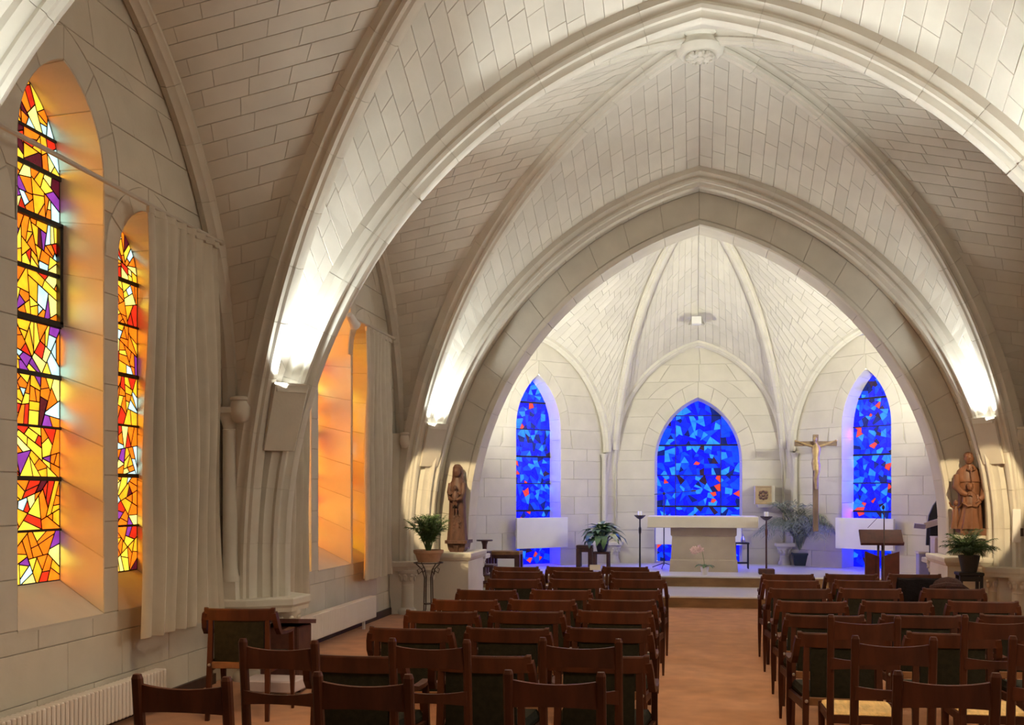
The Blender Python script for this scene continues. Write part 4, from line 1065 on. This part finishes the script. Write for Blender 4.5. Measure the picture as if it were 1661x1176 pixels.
def pot_plant(root, c, n, Lr, rise, droop, nl, leaf, mname, seed, tilt=(.0, .35), w=.5, arc=None):
    rr = random.Random(seed)
    meshes = [frond_mesh(rr.uniform(*Lr), rr.uniform(*rise), rr.uniform(*droop), nl, leaf, mname, seed*7+i, w) for i in range(5)]
    for i in range(n):
        a = 2*PI*i/n*2.4+rr.uniform(-.3, .3) if arc is None else arc[0]+(arc[1]-arc[0])*((i*.618) % 1)
        link('frond', meshes[i % 5], root, (c[0]+.02*math.cos(a), c[1]+.02*math.sin(a), c[2]), (0, -rr.uniform(*tilt), a), (1, 1, 1))
# left fern on iron stand
p = at(695, 985, Y=13.2); bx, by = p.x, 13.2
st = thing('plant_stand', 'tall wrought iron plant stand before the left statue', 'plant stand', (bx, by, 0))
for i in range(4):
    a = PI/4+i*PI/2; c, s = math.cos(a), math.sin(a)
    MB().tube([(c*.16, s*.16, 0), (c*.07, s*.07, .12), (c*.06, s*.06, .55), (c*.10, s*.10, .66), (c*.19, s*.19, .74)], .008, 6).build('leg', M['darkmetal'], st, True)
    MB().tube([(c*.09, s*.09, .64), (c*.15, s*.15, .60), (c*.17, s*.17, .655), (c*.135, s*.135, .67)], .006, 5).build('scroll', M['darkmetal'], st, True)
ring = [(math.cos(2*PI*i/20)*.19, math.sin(2*PI*i/20)*.19, .745) for i in range(21)]
MB().tube(ring, .008, 6).build('top_ring', M['darkmetal'], st, True); MB().tube([(x*.33, y*.33, .2) for x, y, z in ring], .006, 5).build('lower_ring', M['darkmetal'], st, True)
fr = thing('potted_fern', 'green fern in terracotta bowl on the iron stand', 'plant', (bx, by, .755))
MB().lathe([(.001, 0), (.14, 0), (.175, .10), (.20, .125), (.20, .16), (.185, .16), (.17, .12), (.001, .12)], n=24).build('terracotta_bowl', M['terra'], fr, True)
MB().lathe([(.168, .122), (.09, .135), (.001, .14)], n=16).build('soil', M['soil'], fr, True)
pot_plant(fr, (0, 0, .13), 44, (.16, .32), (.42, .66), (.05, .22), 15, .14, 'fern', 3, (-.1, .35))
# right fern in dark pot on a stool
p = at(1572, 950, Y=13.5); bx, by = p.x, 13.5
st = thing('plant_stool', 'small black stool under the right fern', 'stool', (bx, by, 0))
MB().bbox((0, 0, .66), (.30, .26, .04), .008).build('seat', M['black'], st)
for a in (-.12, .12):
    for b in (-.1, .1): MB().bar((a, b, 0), (a, b, .64), .035, .035).build('leg', M['black'], st)
for b in (-.1, .1): MB().box((0, b, .60), (.24, .02, .06)).build('apron', M['black'], st)
fr = thing('potted_fern', 'dark green fern in a black pot below the right statue', 'plant', (bx, by, .68))
MB().lathe([(.001, 0), (.09, 0), (.125, .18), (.13, .21), (.115, .21), (.105, .17), (.001, .17)], n=20).build('black_pot', M['darkpot'], fr, True)
MB().lathe([(.104, .172), (.001, .18)], n=14).build('soil', M['soil'], fr, True)
pot_plant(fr, (0, 0, .17), 60, (.12, .32), (.20, .42), (.05, .2), 13, .12, 'fern2', 5, (-.1, .5))
# tall palm right of the altar
p = at(1297, 915, Z=ZP)
fr = thing('potted_palm', 'tall grey green palm in a dark blue pot beside the crucifix', 'plant', (p.x, p.y-.35, ZP))
MB().loft([[(a*x, b*x, z) for a, b in ((-1, -1), (1, -1), (1, 1), (-1, 1))] for z, x in ((0, .13), (.19, .165), (.20, .175), (.235, .175), (.235, .155), (.19, .15))]).build('blue_pot', M['bluepot'], fr)
MB().lathe([(.14, .195), (.001, .205)], n=12).build('soil', M['soil'], fr)
pot_plant(fr, (0, 0, .2), 34, (.40, .90), (1.5, 2.35), (.5, 1.3), 20, .27, 'palm', 9, (-.05, .10), .34, (-PI*1.0, -PI*.04))
# broad-leaved plant on a stand and the stool beside it
p = at(976, 921, Z=ZP)
st = thing('plant_stool', 'dark wooden stool under the broad-leaved plant', 'stool', (p.x, p.y, ZP))
MB().bbox((0, 0, .27), (.30, .28, .04), .008).build('seat', M['darkwood'], st)
for a in (-.12, .12):
    for b in (-.11, .11): MB().bar((a, b, 0), (a, b, .25), .05, .05).build('leg', M['darkwood'], st)
fr = thing('peace_lily', 'broad-leaved plant with pale variegated leaves left of the altar', 'plant', (p.x, p.y, ZP+.29))
MB().lathe([(.001, 0), (.08, 0), (.11, .13), (.10, .14), (.09, .11), (.001, .11)], n=18).build('dark_pot', M['darkpot'], fr, True)
mes = {}
for nm in ('leaf', 'leafy'):
    lf = MB(); lf.loft([[(x, -w_, z+.2*w_), (x, 0, z), (x, w_, z+.2*w_), (x, 0, z+.004)] for x, w_, z in ((0, .005, 0), (.10, .006, .12), (.16, .04, .19), (.26, .070, .22), (.36, .048, .18), (.43, .004, .10))]); mes[nm] = lf.mesh('leaf', M[nm], True)
for i in range(72):
    a = i*2.4; ti = R.uniform(-.95, .35); sc = R.uniform(.8, 1.1)
    link('leaf', mes['leafy' if i % 6 == 0 else 'leaf'], fr, (0, 0, .11), (R.uniform(-.2, .2), ti, a), (sc, sc, sc))
p = at(950, 920, Z=ZP)
def stool(p, w_, d_, h, label, top='darkwood', legm='darkwood', leg=.06, name='stool', cat='stool'):
    s_ = thing(name, label, cat, p)
    MB().bbox((0, 0, h-.03), (w_, d_, .06), .01).build('seat', M[top], s_)
    for a in (-1, 1):
        for b in (-1, 1): MB().bar((a*(w_/2-leg/2), b*(d_/2-leg/2), 0), (a*(w_/2-leg/2), b*(d_/2-leg/2), h-.06), leg, leg).build('leg', M[legm], s_)
    for b in (-1, 1): MB().box((0, b*(d_/2-leg*.4), h-.09), (w_-leg*1.2, .02, .07)).build('apron', M[legm], s_)
    return s_
stool((p.x-.02, p.y+.05, ZP), .29, .27, .40, 'dark reddish wooden stool left of the broad-leaved plant', leg=.075)
p = at(822, 923, Z=ZP)
stool((p.x+.05, p.y-.35, ZP), .54, .36, .34, 'low brown bench under the left blue window', 'woodl', 'darkwood', .09, 'bench', 'bench')
p = at(802, 923, Z=ZP)
stool((p.x-.02, p.y-.85, ZP), .22, .3, .36, 'small dark stool at the left end of the low bench', leg=.06)
p = at(795, 930, Z=ZP)
s_ = thing('pedestal_table', 'slim round pedestal table standing left in the apse', 'table', (p.x, p.y-.45, ZP))
MB().lathe([(.001, .56), (.13, .56), (.135, .568), (.13, .58), (.001, .58)], n=24).build('table_top', M['darkwood'], s_, True)
MB().lathe([(.05, .02), (.035, .06), (.028, .3), (.04, .5), (.06, .56)], n=12).build('stem', M['darkwood'], s_, True); MB().lathe([(.12, 0), (.12, .015), (.05, .025), (.001, .03)], n=16).build('foot', M['darkwood'], s_, True)
# turned-leg table
p = at(783, 924, Y=15.6)
s_ = thing('credence_table', 'dark table with turned legs beside the left apse arch', 'table', (p.x+.02, 15.62, .165))
MB().bbox((0, 0, .38), (.36, .36, .04), .008).build('table_top', M['darkwood'], s_)
for a in (-.14, .14):
    for b in (-.14, .14): MB().lathe([(.022, 0), (.026, .05), (.018, .07), (.026, .10), (.026, .14), (.016, .17), (.024, .24), (.018, .31), (.028, .33), (.028, .36)], (a, b, 0), 10).build('leg', M['darkwood'], s_, True)
for b in (-.14, .14): MB().box((0, b, .12), (.28, .025, .03)).build('stretcher', M['darkwood'], s_)

# ---- lectern
p = at(1428, 935, Y=15.6)
s_ = thing('lectern', 'dark red wooden lectern with sloping book rest on the steps', 'lectern', (p.x, 15.55, .165))
MB().box((0, 0, .86), (.60, .03, .27), (-.75, 0, 0)).build('book_rest', M['redlectern'], s_)
MB().box((0, -.115, .775), (.60, .05, .03), (-.75, 0, 0)).build('book_ledge', M['redlectern'], s_)
for x in (-.03, .03): MB().bar((x, .05, .04), (x, .05, .86), .03, .03).build('post', M['darkmetal'], s_)
for sg in (-1, 1):
    MB().loft([[(sg*.02, .0, z0), (sg*.24, -.10, z1), (sg*.24, -.07, z1), (sg*.02, .03, z0)] for z0, z1 in ((0.04, 0.04), (.58, .66))]).build('front_wing', M['redlectern'], s_)
MB().bbox((0, .08, .02), (.52, .36, .04), .008).build('base', M['redlectern'], s_)
p = at(1435, 930, Y=15.2)
s_ = thing('microphone_stand', 'slim microphone stand in front of the lectern', 'microphone stand', (p.x, 15.25, .165))
MB().tube([(0, 0, .03), (0, 0, 1.24)], .009, 8).build('pole', M['darkmetal'], s_, True); MB().tube([(0, 0, .95), (-.005, 0, 1.26), (-.01, 0, 1.28)], .006, 6).build('gooseneck', M['black'], s_, True)
MB().ell((-.01, 0, 1.30), (.022, .022, .035), 10, 7).build('microphone', M['black'], s_, True); MB().lathe([(.11, 0), (.11, .015), (.03, .03), (.001, .03)], n=18).build('base_disc', M['darkmetal'], s_, True)
MB().tube([(-.01, .02, 1.24), (-.1, .1, 1.12), (-.2, .16, 1.0)], .004, 5).build('cable', M['black'], s_, True)

# ---- cluster just behind the right side of the apse arch
p = at(1519, 930, Y=15.6)
s_ = thing('side_cupboard', 'pale narrow cupboard with painted orange-lit edge by the right apse arch', 'cupboard', (p.x+.04, 15.65, .165))
MB().bbox((-.02, 0, .43), (.13, .30, .84), .006).build('body', M['pinkboard'], s_); MB().box((.055, -.0, .43), (.03, .31, .80)).build('lit_edge', M['orangelit'], s_); MB().bbox((0, 0, .86), (.17, .34, .025), .005).build('top_board', M['pinkboard'], s_)  # orange light along the edge is painted as the strip's own colour
p = at(1524, 850, Y=16.0)
s_ = thing('acoustic_screen', 'tall black round-topped screen behind the pale cupboard', 'screen', (p.x+.03, 16.15, ZP))
poly = [(-.19, .55), (.22, .55), (.22, 1.0), (.15, 1.2), (.06, 1.28), (-.02, 1.25), (-.09, 1.15), (-.15, 1.0), (-.18, .8)]
MB().prism(poly, lambda a, b, d: (a, d, b), -.03, .03).build('black_panel', M['black'], s_); MB().bar((.0, 0, 0), (.0, 0, .56), .05, .05).build('post', M['black'], s_); MB().bbox((0, 0, .015), (.3, .25, .03), .005).build('foot', M['black'], s_)
p = at(1505, 840, Y=15.85)
s_ = thing('music_stand', 'pale lilac sheet rest reaching out before the black screen', 'music stand', (p.x, 15.9, ZP))
MB().box((.08, -.03, .89), (.26, .02, .09), (.2, -.3, 0)).build('paper_rest', M['pinkboard'], s_); MB().box((-.11, -.03, .845), (.16, .02, .07), (.3, .1, 0)).build('lilac_wing', M['lilac'], s_)
MB().tube([(0.04, 0, .02), (0.04, 0, .86)], .012, 6).build('post', M['black'], s_); MB().lathe([(.1, 0), (.1, .015), (.02, .03)], (.04, 0, 0), 14).build('base', M['black'], s_)
p = at(1507, 925, Y=16.5)
s_ = thing('storage_box', 'dark violet covered box on the floor behind the cupboard', 'box', (p.x, 16.9, ZP))
MB().bbox((0, 0, .19), (.18, .22, .38), .01).build('box_body', M['lilac'], s_); MB().bbox((0, 0, .40), (.20, .24, .04), .008).build('lid', M['pinkboard'], s_)
# white switch box on the right pier
p = at(1649, 853, Y=13.72)
s_ = thing('notice_plate', 'narrow blank white plate fixed to the right far pier', 'plate', (p.x, 13.72, p.z-.2))
MB().bbox((0, 0, .2), (.10, .03, .42), .006).build('plate_face', M['white'], s_); MB().box((.06, .01, .12), (.04, .05, .10)).build('switch', M['darkmetal'], s_)

# ---- coat and fur hood on the right front chairs, card on a left chair
p = at(1505, 941.5, d=FPX*(CAMZ-.815)/139.5)
cb = MB(); n = 18; ringsC = []
for k, (y, z) in enumerate(((-.075, .50), (-.07, .62), (-.062, .74), (-.045, .825), (0, .84), (.03, .80), (.035, .70))):
    ringsC.append([(-.285+.57*i/n, y-.03*(1-((i/n-.5)*2)**2)+.005*math.sin(i*1.1+k), z+.004*math.sin(i*.8+k*.7)) for i in range(n+1)]+[(-.285+.57*i/n, y-.03*(1-((i/n-.5)*2)**2)+.005*math.sin(i*1.1+k)+(.02 if y < 0 else -.012), z-.008+.004*math.sin(i*.8+k*.7)) for i in range(n, -1, -1)])
s_ = thing('coat', 'black coat draped over the second-row chair by the right wall', 'coat', (p.x, p.y+.01, .0))
cb.loft(ringsC).build('coat_body', M['coat'], s_, True)
MB().tube([(.20, -.09, .80), (.26, -.11, .66), (.25, -.12, .50)], [.05, .055, .045], 10).build('sleeve', M['coat'], s_, True)
p = at(1533, 950, d=9.55)
s_ = thing('fur_hood', 'dark brown fur hood bundled beside the black coat', 'hood', (p.x+.03, p.y+.02, .55))
hb = MB(); rr = random.Random(4)
rg = []
for k in range(10):
    ph = -PI/2+PI*(k+.02)/9.04
    rg.append([(.17*math.cos(ph)*math.cos(2*PI*i/18)*(1+.1*math.sin(i*2.1+k)), .13*math.cos(ph)*math.sin(2*PI*i/18)*(1+.08*math.sin(i*3+k)), .16+.17*math.sin(ph)) for i in range(18)])
hb.loft(rg).build('hood_body', M['hair'], s_, True); MB().tube([(-.15, -.02, .22), (-.05, -.14, .26), (.08, -.13, .25), (.16, -.02, .2)], .035, 8).build('hood_brim', M['hair'], s_, True)
p = at(966, 922, d=11.55)
s_ = tag(MB().prism([(-.06, -.03), (.06, -.03), (.06, .03), (-.06, .03)], lambda a, b, d: (p.x+a, p.y-.04+d-b*.1, .83+b), -.002, .002).build('leaflet', M['white']), 'small white leaflet tucked on the front row of the left block', 'leaflet')

# ---- statues
def figure_body(mb, lst, n=28, fold=0.0, seed=0, k=9):
    out = []
    zmax = max(l[0] for l in lst)
    for z, cx, cy, rx, ry in lst:
        f = fold*max(0, 1-z/zmax)
        out.append([(cx+rx*math.cos(2*PI*i/n)*(1+f*math.sin(k*2*PI*i/n+seed+z*2)), cy+ry*math.sin(2*PI*i/n)*(1+f*math.sin(k*2*PI*i/n+seed+z*2)), z) for i in range(n)])
    return mb.loft(out)
def head(mb, c, r, turn=0.0):
    cx, cy, cz = c; rot = (0, 0, turn); Mx = Euler(rot).to_matrix()
    f = lambda x, y, z: tuple(Vector(c)+Mx @ Vector((x*r, y*r, z*r)))
    mb.ell(c, (r*.78, r*.9, r*1.12), 16, 12, rot)
    mb.ell(f(0, -.28, -.55), (r*.5, r*.5, r*.5), 10, 8)           # jaw
    mb.ell(f(0, -.93, -.06), (r*.13, r*.2, r*.28), 8, 6)           # nose
    for s in (-1, 1):
        mb.ell(f(s*.3, -.76, .12), (r*.17, r*.12, r*.1), 8, 6); mb.ell(f(s*.3, -.74, .3), (r*.24, r*.14, r*.07), 8, 5); mb.ell(f(s*.8, 0, .0), (r*.1, r*.2, r*.26), 8, 6)
    mb.ell(f(0, -.78, -.52), (r*.24, r*.1, r*.07), 8, 5)
    return mb
def hand(mb, c, d, r=.022):
    c = Vector(c); d = Vector(d).normalized(); sd = d.cross(Vector((0, 0, 1))).normalized()
    mb.ell(c, (r, r*.8, r), 8, 6)
    for k in range(4): mb.tube([c+sd*(k-1.5)*r*.5, c+sd*(k-1.5)*r*.55+d*r*(1.3-.12*abs(k-1.3)), c+sd*(k-1.5)*r*.55+d*r*(2.0-.2*abs(k-1.3))+Vector((0, 0, -r*.4))], [r*.26, r*.24, r*.18], 6)
    mb.tube([c+sd*r*.8, c+sd*r*1.2+d*r*.8], [r*.28, r*.22], 6)
def bracket(x, y, z, label, w_, m, corbel='stone'):
    t = thing('statue_bracket', label, 'bracket', (x, y, z), 0, 'statue brackets on the apse arch')
    MB().loft([[(a, b, q) for a, b in ((-w_, .28), (-w_, -.10), (-w_*.7, -.15), (w_*.7, -.15), (w_, -.10), (w_, .28))] for q in (-.045, 0)]).build('shelf', M[m], t)
    MB().loft([[(a*k, b, q) for a, b in ((-w_*.85, .28), (-w_*.85, -.08*k), (w_*.85, -.08*k), (w_*.85, .28))] for q, k in ((-.20, .55), (-.13, .85), (-.045, .98))]).build('corbel', M[corbel], t)
    MB().tube([(0, -.02, -.26), (.0, -.06, -.16), (.0, -.09, -.06)], [.012, .03, .045], 8).build('corbel_drop', M[corbel], t, True)
    return t
sy = 14.18
p = at(742, 876, Y=sy); bracket(p.x, sy, p.z, 'wooden bracket shelf under the left statue', .16, 'statue', 'statue')
s_ = thing('statue', 'slender carved dark wood statue of mother holding child on the left', 'statue', (p.x, sy, p.z))
b = figure_body(MB(), [(0, 0, 0, .145, .11), (.02, 0, 0, .14, .11), (.2, 0, 0, .128, .10), (.4, 0, 0, .118, .095), (.58, 0, 0, .115, .095), (.70, 0, .005, .122, .095), (.80, 0, .01, .115, .085), (.855, 0, .01, .075, .065), (.885, 0, .0, .05, .05)], fold=.06, k=8)
b.build('robe', M['statue'], s_, True)
h = head(MB(), (0, -.03, .965), .072); h.build('head', M['statue'], s_, True)
figure_body(MB(), [(.80, 0, .035, .105, .06), (.88, 0, .04, .085, .06), (.96, 0, .035, .078, .062), (1.03, 0, .02, .070, .068), (1.07, 0, .0, .04, .045), (1.078, 0, 0, .01, .01)], 18).build('veil', M['statue'], s_, True)
a_ = MB()
for sg in (-1, 1):
    a_.tube([(sg*.092, -.02, .80), (sg*.100, -.06, .68), (sg*.075, -.115, .585), (sg*.035, -.145, .575)], [.036, .038, .034, .026], 10)
    hand(a_, (sg*.03, -.165, .57), (-sg, -.2, -.1), .02)
a_.build('arms', M['statue'], s_, True)
c_ = MB(); figure_body(c_, [(.50, 0, -.13, .028, .025), (.56, 0, -.14, .045, .035), (.62, 0, -.14, .05, .038), (.68, 0, -.13, .04, .03), (.70, 0, -.13, .02, .02)], 14)
head(c_, (0, -.14, .735), .036)
for sg in (-1, 1): c_.tube([(sg*.04, -.14, .67), (sg*.075, -.16, .645), (sg*.1, -.17, .66)], [.014, .012, .009], 7)
for sg in (-1, 1): c_.tube([(sg*.02, -.14, .52), (sg*.02, -.165, .45), (sg*.02, -.16, .40)], [.018, .016, .012], 7)
c_.build('child', M['statue'], s_, True)
nb = MB(); rr = random.Random(2)
for i in range(36):
    z = .04+.42*rr.random(); a = -PI/2+rr.uniform(-.5, .5); nb.ell((.128*math.cos(a)*(1-.15*z), .105*math.sin(a)*(1-.12*z), z), (.011, .008, .022), 6, 4)
nb.build('carved_relief', M['statue'], s_, True)

p = at(1572, 868, Y=sy); bracket(p.x-.02, sy, p.z, 'grey stone bracket shelf under the right statue', .21, 'stone', 'stone')
s_ = thing('statue', 'carved reddish wood statue of man with two children on the right', 'statue', (p.x, sy, p.z))
MB().bbox((.04, .0, .045), (.36, .26, .09), .006).build('base_block', M['statue2'], s_)
b = figure_body(MB(), [(.085, .0, 0, .165, .11), (.11, .0, 0, .162, .11), (.3, .01, 0, .145, .105), (.5, .01, .01, .135, .10), (.66, .0, .02, .142, .10), (.78, .0, .02, .155, .10), (.86, .0, .02, .13, .085), (.90, .0, .01, .075, .065), (.93, 0, .0, .048, .05)], fold=.13, k=9)
b.build('cassock', M['statue2'], s_, True)
figure_body(MB(), [(.70, 0, .02, .172, .115), (.76, 0, .02, .175, .115), (.85, 0, .02, .145, .095), (.905, 0, .01, .08, .07)], 24, .04).build('shoulder_cape', M['statue2'], s_, True)
head(MB(), (-.01, -.03, 1.005), .072, -.12).build('head', M['statue2'], s_, True)
pk = MB(); pk.tube([(-.01, -.115, .88), (-.005, -.118, .80), (0, -.112, .70)], .010, 6)
for z in (.72, .76, .80, .84): pk.ell((0, -.128, z), (.008, .006, .008), 6, 4)
for sg in (-1, 1): pk.tube([(sg*.03, -.07, .905), (sg*.045, -.105, .86), (sg*.015, -.122, .85)], [.012, .014, .008], 6)
pk.build('collar', M['statue2'], s_, True)
cp = MB(); cp.ell((-.01, .0, 1.045), (.060, .066, .050), 14, 9); cp.build('hair', M['statue2'], s_, True)
a_ = MB()
a_.tube([(.145, -.0, .78), (.175, -.05, .62), (.14, -.12, .50), (.09, -.15, .46)], [.048, .05, .042, .03], 10); hand(a_, (.075, -.16, .45), (-1, -.3, -.3), .024)
a_.tube([(-.145, -.0, .78), (-.175, -.05, .64), (-.12, -.13, .55), (-.06, -.16, .53)], [.048, .05, .042, .03], 10); hand(a_, (-.04, -.165, .53), (1, -.3, -.3), .024)
a_.build('arms', M['statue2'], s_, True)
c_ = MB(); figure_body(c_, [(.085, -.015, -.09, .140, .085), (.14, -.015, -.095, .128, .08), (.26, -.015, -.11, .105, .072), (.40, -.01, -.12, .088, .06), (.49, -.01, -.12, .086, .056), (.545, -.01, -.115, .060, .045), (.575, -.015, -.115, .025, .025)], 30, .16, 1, 8)
head(c_, (-.02, -.125, .630), .050, .2)
c_.ell((-.02, -.11, .652), (.045, .047, .04), 12, 8)
for sg in (-1, 1): c_.tube([(sg*.075-.01, -.115, .52), (sg*.10-.01, -.15, .43), (sg*.05-.01, -.185, .38), (-.01, -.195, .39)], [.026, .025, .02, .015], 8)
c_.build('front_child', M['statue2'], s_, True)
c_ = MB(); figure_body(c_, [(.085, -.19, -.04, .055, .05), (.2, -.185, -.04, .045, .042), (.32, -.18, -.04, .042, .038), (.38, -.175, -.04, .022, .022)], 14, .08, 2, 5)
head(c_, (-.18, -.055, .42), .036, .5)
c_.tube([(-.20, -.05, .36), (-.245, -.08, .38), (-.27, -.10, .43)], [.015, .013, .01], 7); c_.tube([(-.16, -.05, .35), (-.12, -.10, .40), (-.10, -.13, .45)], [.015, .013, .01], 7)
c_.build('side_child', M['statue2'], s_, True)

# white wedge-shaped lamp on the crown of the apse web
s_ = thing('emergency_light', 'small white wedge-shaped box high on the apse vault', 'emergency light', (-.03, 18.80, 4.80))
MB().loft([[(a*.085, b, z) for a, b in ((-1, -.06), (1, -.06), (1, .16), (-1, .16))] for z in (-.06, .07)]).build('white_body', M['white'], s_)
for sg in (-1, 1): MB().loft([[(sg*.09, -.05, -.06), (sg*.15, .02, -.07), (sg*.09, .12, -.06)], [(sg*.088, -.05, .06), (sg*.092, .0, .06), (sg*.088, .12, .06)]]).build('side_bracket', M['steel'], s_)
